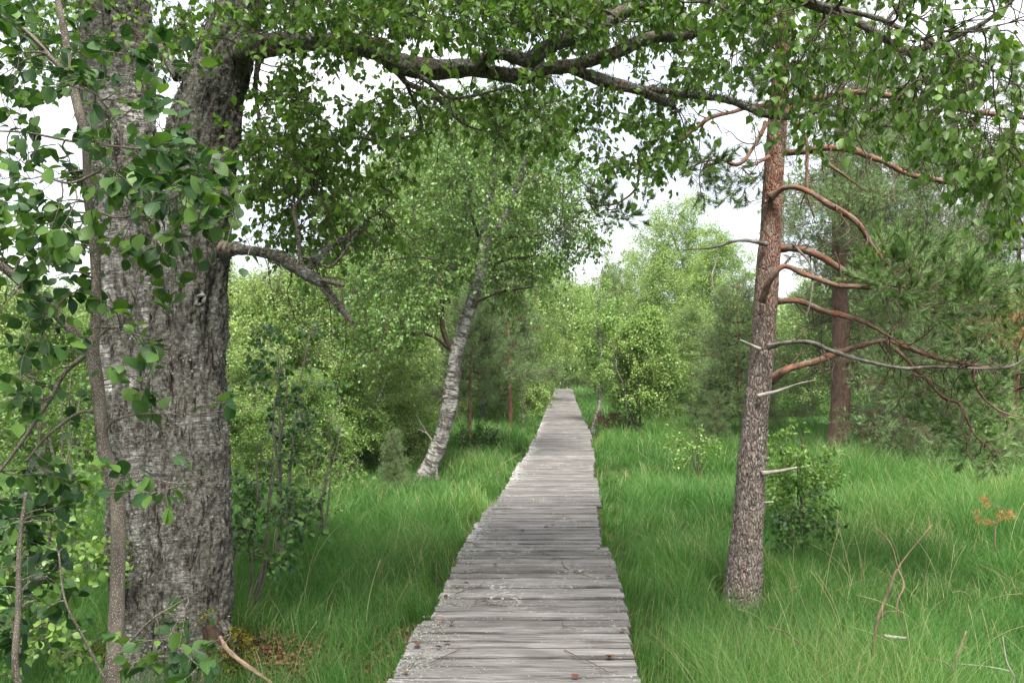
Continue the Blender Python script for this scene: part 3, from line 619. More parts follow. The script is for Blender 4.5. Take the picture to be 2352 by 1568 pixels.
# ------------------------------------------------------------------ buckthorn shrub close to the camera
YB = 2.45
brows = [
 [(262, 2250, YB, 42), (258, 1900, YB, 38), (260, 1565, YB, 36), (267, 1445, YB, 35), (270, 1345, YB, 31), (272, 1212, YB, 32), (267, 1128, YB, 30), (247, 1062, YB, 30), (240, 1042, YB, 28), (233, 989, YB, 28), (227, 905, YB, 28), (217, 839, YB, 29), (213, 799, YB, 28), (221, 722, YB, 22), (220, 622, YB, 22), (213, 522, YB, 21), (203, 467, YB, 19), (200, 400, YB, 18), (197, 317, YB, 19), (180, 250, YB, 20), (162, 167, YB, 18), (147, 67, YB, 15), (133, 0, YB, 13), (120, -120, YB, 10), (125, -260, YB, 6)],
 [(212, 815, YB, 22), (167, 762, YB, 20), (133, 725, YB, 21), (67, 665, YB-.05, 20), (0, 609, YB-.1, 18), (-90, 540, YB-.15, 15), (-180, 440, YB-.2, 10)],
 [(200, 812, YB, 11), (150, 855, YB, 10), (117, 915, YB, 9), (83, 965, YB, 9), (33, 1039, YB, 7), (-40, 1130, YB, 5)],
 [(160, 178, YB, 13), (117, 133, YB, 12), (67, 80, YB, 12), (0, 37, YB-.05, 12), (-90, -20, YB-.1, 9)],
 [(180, 190, YB, 6), (233, 233, YB-.05, 5), (273, 293, YB-.1, 4), (278, 380, YB-.1, 2)],
 [(203, 322, YB, 8), (250, 335, YB-.05, 6), (347, 343, YB-.1, 5), (430, 345, YB-.15, 5), (480, 370, YB-.15, 4), (560, 370, YB-.15, 2)],
 [(199, 330, YB, 7), (150, 322, YB, 6), (60, 305, YB-.05, 5), (-40, 300, YB-.1, 3)],
 [(225, 775, YB, 7), (262, 752, YB-.05, 6), (340, 778, YB-.1, 5), (392, 780, YB-.1, 5), (396, 830, YB-.1, 4), (430, 870, YB-.1, 3), (510, 900, YB-.1, 2)],
 [(238, 1000, YB, 7), (262, 965, YB-.03, 6), (330, 950, YB-.08, 4), (430, 950, YB-.1, 3), (600, 935, YB-.1, 2)],
 [(235, 950, YB, 9), (190, 945, YB, 8), (140, 975, YB, 7), (100, 1010, YB, 6), (60, 1060, YB, 5)],
 [(205, 480, YB, 7), (280, 500, YB-.05, 5), (360, 470, YB-.1, 4), (450, 440, YB-.15, 3), (540, 430, YB-.15, 2)],
 [(60, 380, YB-.2, 4), (150, 420, YB-.2, 6), (215, 400, YB-.2, 6), (240, 385, YB-.25, 3)],
 [(265, 1140, YB, 6), (330, 1100, YB-.05, 4), (420, 1110, YB-.08, 3), (510, 1085, YB-.1, 2)],
 [(268, 1510, YB, 6), (340, 1430, YB-.05, 5), (400, 1390, YB-.08, 4), (455, 1358, YB-.1, 2)],
 [(262, 1545, YB, 6), (340, 1510, YB-.05, 5), (430, 1500, YB-.08, 4), (530, 1455, YB-.1, 2)],
 [(262, 1600, YB, 7), (200, 1480, YB-.05, 6), (150, 1380, YB-.1, 5), (135, 1270, YB-.1, 4)],
 [(258, 1900, YB-.02, 16), (120, 1700, YB-.05, 16), (40, 1560, YB-.1, 15), (42, 1400, YB-.1, 13), (45, 1250, YB-.1, 10), (60, 1130, YB-.1, 7)],
]
bl = [tr(r, .015) for r in brows]; o = at(262, 2250, YB); O2 = (float(o[0]), YB, float(o[2])-.05)
BK = thing('buckthorn_shrub', O2, 'tall leafy alder buckthorn with a slim grey speckled stem, in front of the old birch', 'shrub')
mb = MB(); tubes(mb, bl[0][:, :3], bl[0][:, 3], 32, lambda b, R: R*.05*fbm(b*25, 3)); mb.build('stem', MT['buck'], BK, O2)
mb = MB()
for l in bl[1:]: tubes(mb, l[:, :3], l[:, 3], 14)
A = np.vstack([
 blob(110, 250, 130, 160, 2.1, 2.8, 26), blob(90, 450, 130, 130, 2.0, 2.8, 40), blob(320, 400, 150, 90, 2.0, 2.5, 34), blob(470, 430, 110, 80, 2.05, 2.5, 26),
 blob(330, 130, 110, 110, 2.2, 2.6, 12), blob(300, 540, 170, 60, 2.1, 2.5, 16), blob(90, 640, 120, 110, 2.1, 2.8, 24), blob(110, 850, 120, 120, 2.2, 3.0, 20),
 blob(330, 660, 90, 50, 2.2, 2.5, 4), blob(420, 900, 110, 70, 2.2, 2.5, 11), blob(370, 1110, 120, 30, 2.2, 2.5, 5), blob(95, 1180, 95, 150, 2.3, 2.9, 38),
 blob(70, 1370, 85, 110, 2.3, 2.8, 22), blob(400, 1400, 80, 60, 2.2, 2.5, 5), blob(400, 1510, 90, 50, 2.15, 2.5, 9), blob(30, 60, 100, 90, 2.1, 2.7, 14), blob(540, 560, 60, 40, 2.1, 2.4, 4), blob(300, 800, 60, 60, 2.2, 2.5, 4)])
BP, BR = colonize(bl, A, droop=.1, rmax=.005, wig=.08)
tubes(mb, BP, BR, 6); tw, twr = spawn(BP, 620, .3, (.05, .14), .8, .05, .1, r=.0012); tubes(mb, tw, twr, 4, cap=False)
mb.build('branches', MT['buck'], BK, O2)
mb = MB(); leaves(mb, OVAL, tw, 2000, .047, .18, .6, .6, .9, t0=.15); leaves(mb, OVAL, BP, 300, .048, .15, .5, .8, .9, t0=.4)
mb.build('foliage', MT['leaf_buck'], BK, O2)

# ------------------------------------------------------------------ the pine on the right
o = at(1701, 1420, 6.2); O3 = (float(o[0]), 6.2, 0.0); YP = 6.2
PN = thing('pine_tree', O3, 'tall pine with flaking grey-red trunk standing in the grass right of the walk, nearest pine', 'tree')
pst = tr([(1699, 1440, YP, 112), (1701, 1405, YP, 92), (1708, 1328, YP, 80), (1714, 1245, YP, 71), (1721, 1162, YP, 67), (1726, 1078, YP, 65), (1732, 1000, YP, 60), (1739, 922, YP, 56), (1751, 806, YP, 54), (1758, 706, YP, 53), (1764, 606, YP, 52), (1771, 539, YP, 49), (1772, 500, YP, 47), (1777, 400, YP, 45), (1784, 300, YP, 43), (1791, 200, YP, 40), (1796, 117, YP, 35), (1801, 27, YP, 28), (1808, -100, YP, 24), (1812, -400, YP, 18), (1815, -800, YP, 8)], .012)
def pridge(bc, R):
    lowf = np.clip(1.2 - (bc[..., 2]-bc[..., :1, :1, 2])*.35, .25, 1)
    return lowf*(.008*fbm(bc*np.array([24, 24, 8]), 5) - .012*np.clip(-.1-fbm(bc*np.array([34, 34, 5])+31, 3), 0, 1)) + .002*fbm(bc*60, 2)
mb = MB(); tubes(mb, pst[:, :3], pst[:, 3], 96, pridge); mb.build('trunk', MT['pine'], PN, O3)
PL = [
 [(1790, 350, YP, 13), (1851, 347, 6.1, 13), (1901, 340, 6.0, 14), (1954, 343, 6, 15), (1994, 360, 6, 14), (2034, 373, 6, 12), (2084, 400, 6, 11), (2151, 413, 6, 10), (2208, 427, 6, 6), (2300, 440, 6.1, 4)],
 [(1770, 452, 6.1, 14), (1808, 430, 6, 12), (1851, 437, 5.95, 12), (1901, 467, 5.9, 12), (1941, 490, 5.9, 12), (1978, 522, 5.9, 11), (2004, 566, 5.9, 10), (2034, 600, 5.9, 8), (2060, 640, 5.9, 5)],
 [(1795, 262, YP, 16), (1858, 230, 6.2, 15), (1901, 223, 6.2, 14), (1968, 213, 6.2, 14), (2034, 220, 6.2, 14), (2118, 233, 6.2, 13), (2234, 257, 6.2, 12), (2351, 270, 6.3, 11), (2480, 300, 6.3, 7)],
 [(1780, 243, YP, 12), (1718, 247, 6.2, 10), (1684, 257, 6.1, 9), (1634, 270, 6.0, 8), (1601, 293, 6, 9), (1567, 317, 6, 8), (1517, 350, 6, 8), (1474, 380, 6, 7), (1460, 433, 6, 6), (1417, 467, 6, 5), (1367, 473, 6, 3)],
 [(1480, 378, 6, 5), (1440, 392, 6, 5), (1407, 403, 6, 4), (1370, 440, 6, 2)],
 [(1760, 283, 6.1, 9), (1734, 333, 6, 8), (1698, 377, 5.9, 7), (1651, 367, 5.9, 5), (1601, 377, 5.9, 4), (1570, 400, 5.9, 2)],
 [(1765, 360, 6.1, 7), (1730, 380, 6, 6), (1705, 385, 6, 5), (1735, 415, 5.9, 3)],
 [(1785, 569, YP, 15), (1834, 572, 6.1, 14), (1884, 589, 6.0, 16), (1934, 619, 6, 15), (1978, 636, 6, 14), (2008, 647, 6, 11), (2080, 660, 6, 7)],
 [(1751, 692, 6.05, 12), (1768, 645, 5.95, 13), (1801, 612, 5.9, 12), (1851, 632, 5.9, 12), (1884, 642, 5.9, 12), (1928, 656, 5.9, 12), (1984, 659, 5.9, 11), (2024, 666, 5.9, 9), (2100, 700, 5.9, 5)],
 [(1778, 692, YP, 13), (1834, 692, 6.1, 12), (1884, 712, 6.05, 13), (1928, 722, 6, 12), (1974, 736, 6, 12), (2008, 752, 6, 9), (2070, 790, 6, 5)],
 [(1770, 872, YP, 17), (1808, 849, 6.1, 15), (1851, 836, 6.1, 14), (1901, 819, 6.1, 14), (1968, 796, 6.1, 13), (2034, 782, 6.1, 11), (2084, 799, 6.1, 10), (2151, 822, 6.1, 10), (2201, 832, 6.1, 8), (2300, 850, 6.1, 5)],
 [(2034, 784, 6.1, 9), (2068, 812, 6.1, 8), (2101, 846, 6.1, 7), (2134, 879, 6.1, 8), (2168, 912, 6.1, 7), (2201, 926, 6.1, 6), (2218, 956, 6.1, 6), (2240, 1000, 6.1, 4), (2280, 1030, 6.1, 3)],
 [(1765, 796, 6.05, 10), (1808, 787, 5.9, 9), (1858, 786, 5.8, 10), (1901, 802, 5.8, 9), (1941, 816, 5.8, 9), (2001, 832, 5.8, 8), (2078, 846, 5.8, 9), (2151, 842, 5.8, 7), (2234, 846, 5.8, 6), (2318, 842, 5.8, 6), (2365, 815, 5.8, 3)],
 [(1760, 560, 6.1, 9), (1711, 552, 6.0, 7), (1678, 556, 6, 6), (1634, 569, 6, 5), (1574, 574, 6, 2)],
 [(1745, 802, 6.1, 6), (1701, 781, 6, 4)], [(1741, 909, 6.08, 7), (1781, 899, 6, 6), (1830, 882, 6, 3), (1874, 872, 6, 2)],
 [(1750, 1087, 6.1, 7), (1790, 1081, 6.05, 6), (1831, 1073, 6, 3)], [(1745, 1155, 6.15, 5), (1777, 1152, 6.1, 4)],
 [(1800, 612, 5.9, 5), (1815, 590, 5.88, 4), (1835, 592, 5.85, 2)], [(1925, 655, 5.9, 4), (1930, 620, 5.85, 4), (1918, 580, 5.8, 3)],
 [(1820, 560, 6, 4), (1860, 605, 5.95, 4), (1866, 650, 5.9, 4), (1860, 700, 5.85, 3), (1850, 730, 5.85, 3)],
 [(1800, 250, 6.1, 8), (1835, 290, 6, 8), (1853, 325, 6, 8), (1853, 400, 6, 7), (1855, 450, 6, 6), (1870, 500, 6, 4)],
 [(1880, 347, 6.05, 6), (1900, 375, 6.0, 7), (1935, 400, 6, 5), (1990, 440, 6.1, 3)],
 [(2234, 850, 6.1, 6), (2240, 880, 6.1, 6), (2260, 915, 6.1, 5), (2300, 945, 6.1, 4), (2352, 960, 6.1, 2)],
]
plimbs = [tr(r, .02) for r in PL]
for q, l in enumerate(plimbs):
    l = l.copy(); l[:, 3] *= 1+.6*np.exp(-np.arange(len(l))*.02/.07)
    mb = MB(); tubes(mb, l[:, :3], l[:, 3], 14, lambda b, R: R*(.24*fbm(b*np.array([28, 28, 9]), 4)+.2*np.clip(noise3(b*np.array([3, 3, 11.]))-.25, 0, 1)))
    mb.build('limb', MT['dead' if q in (14, 15, 16, 17) else 'deaddark' if q in (12, 13, 18, 19, 20) else 'pine_limb'], PN, O3)
A = np.vstack([blob(2130, 640, 150, 85, 5.2, 6.3, 90), blob(2260, 700, 110, 110, 5.4, 6.8, 70), blob(2050, 600, 60, 60, 5.6, 6.4, 20), blob(2180, 830, 170, 80, 5.8, 7.5, 60),
  blob(2260, 980, 110, 90, 5.9, 7.2, 60), blob(2130, 920, 90, 60, 6, 7.5, 26), blob(2220, 400, 150, 60, 6, 7.2, 36), blob(2100, 330, 160, 50, 6, 7, 24), blob(2250, 180, 130, 80, 6, 7.5, 36),
  blob(1420, 465, 75, 45, 5.7, 6.4, 22), blob(1610, 385, 60, 40, 5.6, 6.3, 16), blob(1680, 420, 70, 60, 5.7, 6.5, 24), blob(1900, 40, 170, 90, 5.6, 7.2, 40), blob(1720, 150, 80, 90, 6, 7, 20), blob(1810, -150, 200, 120, 5.5, 7.2, 40)])
live = [plimbs[i] for i in (0, 1, 2, 3, 4, 5, 6, 7, 8, 9, 10, 11, 21, 22, 23)] + [pst[pst[:, 2] > 4.2][::20]]
PP, PR = colonize(live, A, droop=-.25, rmax=.008, wig=.09)
mb = MB(); tubes(mb, PP, PR, 5); tw, twr = spawn(PP, 1900, .35, (.08, .22), .7, -.14, .08, r=.002); tubes(mb, tw, twr, 3, cap=False)
bare, barer = spawn(PP, 900, .1, (.1, .3), 1.0, .1, r=.0018); tubes(mb, bare, barer, 3, cap=False)
lp = np.array([l[np.linspace(0, len(l)-1, 14).astype(int), :3] for l in plimbs[:13]]); dead, deadr = spawn(lp, 150, .08, (.08, .45), 1.0, .12, r=.0055, k=7, wig=.35); tubes(mb, dead, deadr, 5)
dd, ddr = spawn(dead, 320, .2, (.05, .22), .8, .1, r=.0028, k=5, wig=.3); tubes(mb, dd, ddr, 4)
mb.build('branches', MT['pine_twig'], PN, O3)
mb = MB(); needles(mb, tw, 150000, .058, .0042, .45, .7); needles(mb, PP, 20000, .05, .003, .65, .85); mb.build('crown', MT['needle'], PN, O3)
mb = MB(); A = blob(2335, 735, 35, 35, 5.6, 6.1, 6); DP, DR = colonize([plimbs[7][-20:], plimbs[8][-10:]], A, droop=.1); tw, twr = spawn(DP, 90, .3, (.1, .25), .8, .05)
tubes(mb, DP, DR, 5); tubes(mb, tw, twr, 3); mb.build('dead_spray', MT['deadbrown'], PN, O3)
mb = MB(); needles(mb, tw, 900, .05, .003, .3, .9); mb.build('dead_needles', MT['needle_dead'], PN, O3)

# ------------------------------------------------------------------ the leaning birch
YL = 13.2; o = at(975, 1105, YL); O4 = (float(o[0]), YL, 0.0)
LB = thing('birch_tree', O4, 'white banded birch leaning right over the grass just left of the walk', 'tree')
ln1 = tr([(960, 1125, YL, 54), (975, 1095, YL, 42), (997, 1050, YL, 37), (1015, 1000, YL, 35), (1030, 940, YL, 35), (1040, 870, YL, 34), (1052, 800, YL, 31), (1070, 735, YL, 30), (1088, 680, YL, 28), (1108, 620, YL, 27), (1116, 575, YL, 29), (1150, 520, YL, 19), (1180, 450, YL, 15), (1205, 380, YL, 15), (1230, 300, YL, 10), (1250, 220, YL, 5)], .03)
ln2 = tr([(1114, 590, YL, 20), (1110, 540, YL, 17), (1120, 480, YL, 16), (1130, 430, YL, 14), (1138, 350, YL, 11), (1132, 270, YL, 11), (1125, 200, YL, 6)], .04)
mb = MB(); tubes(mb, ln1[:, :3], ln1[:, 3], 40, lambda b, R: R*.07*fbm(b*np.array([9, 9, 9]), 4)); tubes(mb, ln2[:, :3], ln2[:, 3], 20); mb.build('trunk', MT['birch'], LB, O4)
ll = [ln1[20:], ln2] + [tr(r, .08) for r in (
  [(1045, 820, YL, 9), (1018, 760, YL, 12), (1015, 700, YL, 10), (1010, 640, YL, 7)],
  [(1030, 800, YL, 8), (990, 770, 13, 8), (930, 770, 12.8, 7), (870, 800, 12.6, 4)],
  [(1120, 570, YL, 12), (1160, 545, 13, 10), (1210, 545, 12.8, 6), (1280, 530, 12.6, 3)],
  [(1115, 640, YL, 9), (1150, 600, 13.4, 8), (1220, 590, 13.6, 4)],
  [(1095, 660, YL, 8), (1030, 610, 13.3, 7), (960, 590, 13.4, 5), (880, 600, 13.4, 3)],
  [(1105, 560, YL, 8), (1080, 480, 13.0, 7), (1075, 400, 13, 4)],
  [(1080, 700, YL, 7), (1150, 670, 13, 6), (1220, 660, 12.8, 4)])]
mb = MB()
for l in ll[2:]: tubes(mb, l[:, :3], l[:, 3], 8)
A = np.vstack([blob(1160, 420, 190, 150, 12.2, 15.5, 105), blob(1110, 600, 60, 60, 12.0, 12.8, 8), blob(1150, 400, 120, 130, 11.6, 12.8, 34), blob(1280, 520, 110, 110, 12.2, 14.6, 64), blob(970, 590, 170, 90, 12.4, 15, 70), blob(900, 690, 130, 80, 12, 14.5, 50),
   blob(1190, 640, 80, 60, 12.6, 14.5, 24), blob(1180, 280, 150, 90, 12, 15, 50), blob(1000, 420, 110, 110, 12, 15, 50), blob(870, 780, 90, 60, 12, 14, 22), blob(970, 700, 80, 60, 12, 14, 18)])
LP, LR = colonize(ll, A, droop=.2, rmax=.03, rk=.012, penalty=.3)
tubes(mb, LP, LR, 5); tw, twr = spawn(LP, 5200, .25, (.2, .6), .8, .22, r=.003); tubes(mb, tw, twr, 3, cap=False)
mb.build('branches', MT['twig'], LB, O4)
mb = MB(); leaves(mb, DIAM, tw, 46000, .062, .6, .4, .7, .3, jit=.02); mb.build('crown', MT['leaf_lean'], LB, O4)

# ------------------------------------------------------------------ prototypes for the trees behind
def make_birch(name, label, h, cr, cb, nA, nT, nL, mat, leaf=.07, stems=1, seed=0, barkm='birch_young', lean=0, tr0=.018, tmpl=None):
    root = thing(name, (0, 0, 0), label, 'tree')
    paths = []
    mb = MB()
    for s in range(stems):
        a = rng.random()*2*PI; off = 0 if stems == 1 else .12
        b = np.array([off*math.cos(a), off*math.sin(a)]); l = lean if stems == 1 else .12
        hh = h*(1 if s == 0 else .7+.2*rng.random()); k = 9; rows = []
        for i in range(k):
            t = i/(k-1); rows.append([b[0]*(1+4*t) + l*hh*t**1.3*math.cos(a) + .02*h*rng.normal()*t, b[1]*(1+4*t) + l*hh*t**1.3*math.sin(a) + .02*h*rng.normal()*t, hh*t*.96-.05, max(.006, tr0*hh*(1-.92*t)/(1 if stems == 1 else 1.6))])
        p = cat(rows, .12); paths.append(p); tubes(mb, p[:, :3], p[:, 3], 12)
    mb.build('trunk', MT[barkm], root)
    # attractors in a lumpy crown: several overlapping lobes with gaps between
    lob = []
    for _ in range(int(16+2*h)):
        t = rng.random(); z = cb + (h-cb)*t; rr = cr*(.35+.75*math.sin(PI*min(1, .12+t*.88))**.8)*(.55+.45*rng.random()); a = rng.random()*2*PI
        lob.append((rr*.62*math.cos(a), rr*.62*math.sin(a), z, cr*(.34+.26*rng.random())*(1.1-.45*t)))
    lob = np.array(lob); i = rng.integers(len(lob), size=nA); g = unit(rng.normal(size=(nA, 3)))*(rng.random((nA, 1))**.45)
    A = lob[i, :3] + g*lob[i, 3:4]*np.array([1, 1, .8]); 
    q = rng.random(nA) < .4; zz = cb + (h*.93-cb)*rng.random(nA)**.85; tt = (zz-cb)/(h-cb); rr = cr*np.sqrt(rng.random(nA))*(.5+.5*np.sin(PI*np.clip(tt*.8+.2, 0, 1)))*(1.05-tt**3); aa = rng.random(nA)*2*PI
    A[q] = np.stack([rr*np.cos(aa), rr*np.sin(aa), zz], -1)[q]; A = A[(A[:, 2] > cb*.6)]
    P, R = colonize([p[4:] for p in paths], A, k=7, droop=.1, rmax=.02, rk=.012, penalty=.2, follow=.4)
    mb = MB(); tubes(mb, P, R, 4, cap=False); tw, twr = spawn(P, nT, .3, (.12*cr, .34*cr), .75, .15, r=.003, k=4); tubes(mb, tw, twr, 3, cap=False)
    mb.build('branches', MT['twig'], root)
    mb = MB(); leaves(mb, tmpl or DIAM, tw, nL, leaf, .35, .4, .7, .5, jit=.025*cr); mb.build('crown', MT[mat], root)
    return root
def make_pine(name, label, h, cr, cb, whorls, nT, nN, nl=.06, nw=.006, seed=0, mat='needle_far'):
    root = thing(name, (0, 0, 0), label, 'tree')
    rows = [[.03*h*noise3(np.array([t*2, seed, 0.])), .03*h*noise3(np.array([t*2, seed+5., 0])), h*t*.98-.05, max(.008, .016*h*(1-.9*t))] for t in np.linspace(0, 1, 8)]
    p = cat(rows, .12); mb = MB(); tubes(mb, p[:, :3], p[:, 3], 12); mb.build('trunk', MT['pine_far'], root)
    P = []
    for w_ in range(whorls):
        t = (w_+.5*rng.random())/whorls; z = cb + (h-cb)*t; L = cr*(1.02-t)**.7*(.7+.3*rng.random())
        c = p[np.argmin(np.abs(p[:, 2]-z)), :3]; a0 = rng.random()*6
        for q in range(rng.integers(4, 7)):
            a = a0 + q*2*PI/5 + rng.normal()*.25; l = L*(.7+.5*rng.random()); s = np.linspace(0, 1, 9)[:, None]
            d = np.array([math.cos(a), math.sin(a), 0]); P.append(c + d*l*s + np.array([0, 0, 1])*l*(.15*s - .25*s*s + .35*s**3*(.5+t)) + .04*l*rng.normal(size=(9, 3))*s)
    P = np.array(P); Lk = np.linalg.norm(P[:, -1]-P[:, 0], axis=1)
    R = (np.linspace(1, .2, 9)[None]*(.006+.010*Lk[:, None]))
    mb = MB(); tubes(mb, P, R, 5, cap=False); s2, r2 = spawn(P, nT//3, .2, (.15*cr, .35*cr), .8, -.08, r=.006, k=5); tubes(mb, s2, r2, 3, cap=False)
    tw, twr = spawn(s2, nT, .2, (.08, .22), .7, -.15, .1, r=.003, k=4)
    mb.build('branches', MT['pine_twig'], root)
    mb = MB(); needles(mb, tw, nN, nl, nw, .1, .8); needles(mb, s2, nN//4, nl, nw, .5, .8); mb.build('crown', MT[mat], root)
    return root
def put(proto, used, px, Y, top, name_label, rz=None, group=None, wide=1.0, base_h=1.0):
    X = (px-CX)/FPX*Y; z = float(ground_z(X, Y)); h = (HOR-top)/FPX*Y + CAMZ - z
    s = h/base_h; rz = rng.random()*6.28 if rz is None else rz
    if proto.name in used: r = dup(proto, (X, Y, z-.02), rz, (s*wide, s*wide, s), name_label, group)
    else:
        r = proto; r.location = (X, Y, z-.02); r.rotation_euler = (0, 0, rz); r.scale = (s*wide, s*wide, s); r['label'] = name_label
        if group: r['group'] = group
        used.add(proto.name)
    return r
used = set()
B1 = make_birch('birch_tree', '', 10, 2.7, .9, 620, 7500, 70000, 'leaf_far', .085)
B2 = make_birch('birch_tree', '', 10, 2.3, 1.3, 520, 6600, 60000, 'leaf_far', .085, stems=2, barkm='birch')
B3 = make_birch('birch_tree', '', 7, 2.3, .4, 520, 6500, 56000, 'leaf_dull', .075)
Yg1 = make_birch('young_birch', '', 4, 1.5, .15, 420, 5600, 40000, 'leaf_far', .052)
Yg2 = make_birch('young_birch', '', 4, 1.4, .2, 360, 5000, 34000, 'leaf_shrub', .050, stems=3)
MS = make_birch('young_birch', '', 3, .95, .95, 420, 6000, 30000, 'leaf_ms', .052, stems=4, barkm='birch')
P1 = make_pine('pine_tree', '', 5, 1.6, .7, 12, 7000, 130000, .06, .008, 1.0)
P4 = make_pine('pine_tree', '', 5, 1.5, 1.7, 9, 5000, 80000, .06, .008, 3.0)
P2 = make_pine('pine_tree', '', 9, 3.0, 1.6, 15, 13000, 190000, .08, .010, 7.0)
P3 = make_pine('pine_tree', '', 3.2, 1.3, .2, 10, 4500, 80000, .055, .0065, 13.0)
BH = {P4: 5, B1: 10, B2: 10, B3: 7, Yg1: 4, Yg2: 4, MS: 3, P1: 5, P2: 9, P3: 3.2}
rows = [
 # left side, bright young growth behind the old birch
 (Yg1, 30, 15, 650, 'yellow-green young birch at the far left edge behind the buckthorn', 1.2),
 (Yg2, 150, 13.5, 700, 'low young birch between the slim buckthorn stem and the left edge', 1.2),
 (Yg1, -110, 17, 640, 'young birch half cut off by the left edge of the view', 1.2),
 (Yg1, 570, 19, 655, 'bright young birch close beside the right side of the old birch trunk', 1.15),
 (Yg1, 660, 17.5, 620, 'bright yellow-green young birch below the hooked lower limb of the old birch', 1.1),
 (Yg2, 755, 20, 560, 'bushy young birch right of the hooked limb tip', 1.25),
 (Yg1, 840, 22, 600, 'bright bushy birch behind the leaf mass left of the leaning birch', 1.3),
 (B3, 480, 42, 560, 'pale far birch showing behind the right flank of the old birch', 1.2),
 (Yg1, 600, 12.4, 800, 'low bright thicket birch at the grass edge just right of the old birch trunk', 1.3),
 (Yg2, 690, 11.6, 850, 'low young birch in the thicket above the open grass, below the hooked limb tip', 1.3),
 (MS, 790, 13, 840, 'rounded low birch bush in the thicket left of the leaning birch foot', 1.2),
 (Yg1, 885, 14.5, 810, 'small bright birch bush nearest the leaning birch trunk on its left', 1.1),
 (Yg2, 545, 10.5, 900, 'lowest leafy birch bush touching the right outline of the old birch trunk', 1.3),
 (P2, 790, 34, 430, 'dark tall pine rising behind the bright bushes left of the leaning birch', .8),
 (B1, 905, 30, 300, 'tall bright birch standing behind and left of the leaning birch', 1.05),
 (B2, 1040, 28, 215, 'tallest bright birch, white stems showing above the leaning birch crown', 1.05),
 (B1, 1165, 34, 270, 'tall green birch behind the right half of the leaning birch crown', .9),
 (B3, 1110, 24, 560, 'dull green birch low behind the leaning trunk', .9),
 (B3, 940, 21, 700, 'dull green bushy birch left of the leaning trunk', .85),
 (P4, 1165, 22, 590, 'young pine with a bare pinkish trunk close to the left edge of the walk', .9),
 (P4, 1085, 17, 640, 'young pine directly right of the leaning birch trunk', .85),
 (P3, 860, 15.5, 830, 'small bushy pine in the shade left of the leaning birch', 1.1),
 (P3, 700, 14.5, 850, 'small pine under the bright young birches at the left', 1.0),
 (P4, 1015, 25, 660, 'young pine just behind the leaning birch trunk', 1.0),
 (P3, 905, 12.3, 985, 'tiny pine in the grass at the foot of the leaning birch', .9),
 (Yg2, 1205, 29, 720, 'young birch bush between the slim pine and the walk', .9),
 (Yg1, 1212, 36, 690, 'bright young birch overhanging the left side of the walk near its end', .7),
 (B1, 1205, 46, 560, 'green birch left of the far end of the walk', .9),
 # far end of the walk
 (B3, 1290, 62, 650, 'dark round birch closing the view straight beyond the end of the walk', 1.0),
 (B1, 1350, 60, 660, 'low far birch just right of the end of the walk', .9),
 (B3, 1240, 66, 640, 'far birch behind the turn of the walk on the left', 1.0),
 (B3, 1400, 42, 600, 'grey-green birch right of the far walk', .7),
 (B1, 1330, 90, 640, 'most distant birch seen above the end of the walk', 1.2),
 # right of the walk
 (MS, 1470, 19.6, 715, 'round multi-stemmed young birch standing alone in the grass right of the walk', 1.0),
 (B1, 1560, 38, 445, 'tall bright yellow-green birch right of the sky gap', .95),
 (B1, 1465, 46, 560, 'bright birch behind the round multi-stemmed one', .95),
 (B2, 1650, 33, 520, 'bright birch left of the near pine trunk', 1.1),
 (B3, 1590, 27, 700, 'darker birch with leaning grey stem between the round young birch and the near pine', 1.1),
 (B3, 1700, 24, 740, 'shady green birch directly behind the near pine trunk', 1.1),
 (Yg2, 1560, 24, 830, 'low bushy young birch right behind the round multi-stemmed one', 1.2),
 (B3, 1860, 27, 640, 'green birch seen between the near pine and the second pine', 1.2),
 (B1, 2010, 36, 470, 'bright birch crown behind the second pine', 1.2),
 (B1, 2220, 38, 500, 'bright birch behind the drooping pine boughs at the right', 1.2),
 (B3, 2120, 25, 700, 'shady birch in the undergrowth right of the second pine', 1.3),
 (B3, 2330, 24, 640, 'dark birch at the right edge of the view', 1.3),
 (P2, 2030, 19, 130, 'third pine with thin red upper trunk right of the second pine', .75),
 (P2, 2330, 17, 300, 'big dark pine at the right edge behind the near boughs', .9),
 (P3, 2010, 16.8, 930, 'scrubby little pine at the foot of the second pine', 1.3),
 (P3, 2180, 16, 900, 'low scrubby pine in the shade right of the second pine', 1.4),
 (P1, 1700, 20, 640, 'feathery young pine reaching out left of the near pine trunk', 1.0),
 (P3, 1640, 17, 900, 'low spreading pine at the grass edge left of the near pine', 1.1),
 (P3, 2330, 13, 960, 'low pine scrub at the right edge above the tall grass', 1.3),
 (B1, 380, 48, 590, 'far birch hidden mostly by the old birch trunk', 1.2),
 (B1, 200, 52, 640, 'far birch glimpsed between the buckthorn stem and the old birch', 1.3),
]
for p, px, Yv, top, lab, wd in rows: put(p, used, px, Yv, top, lab, wide=wd, base_h=BH[p])
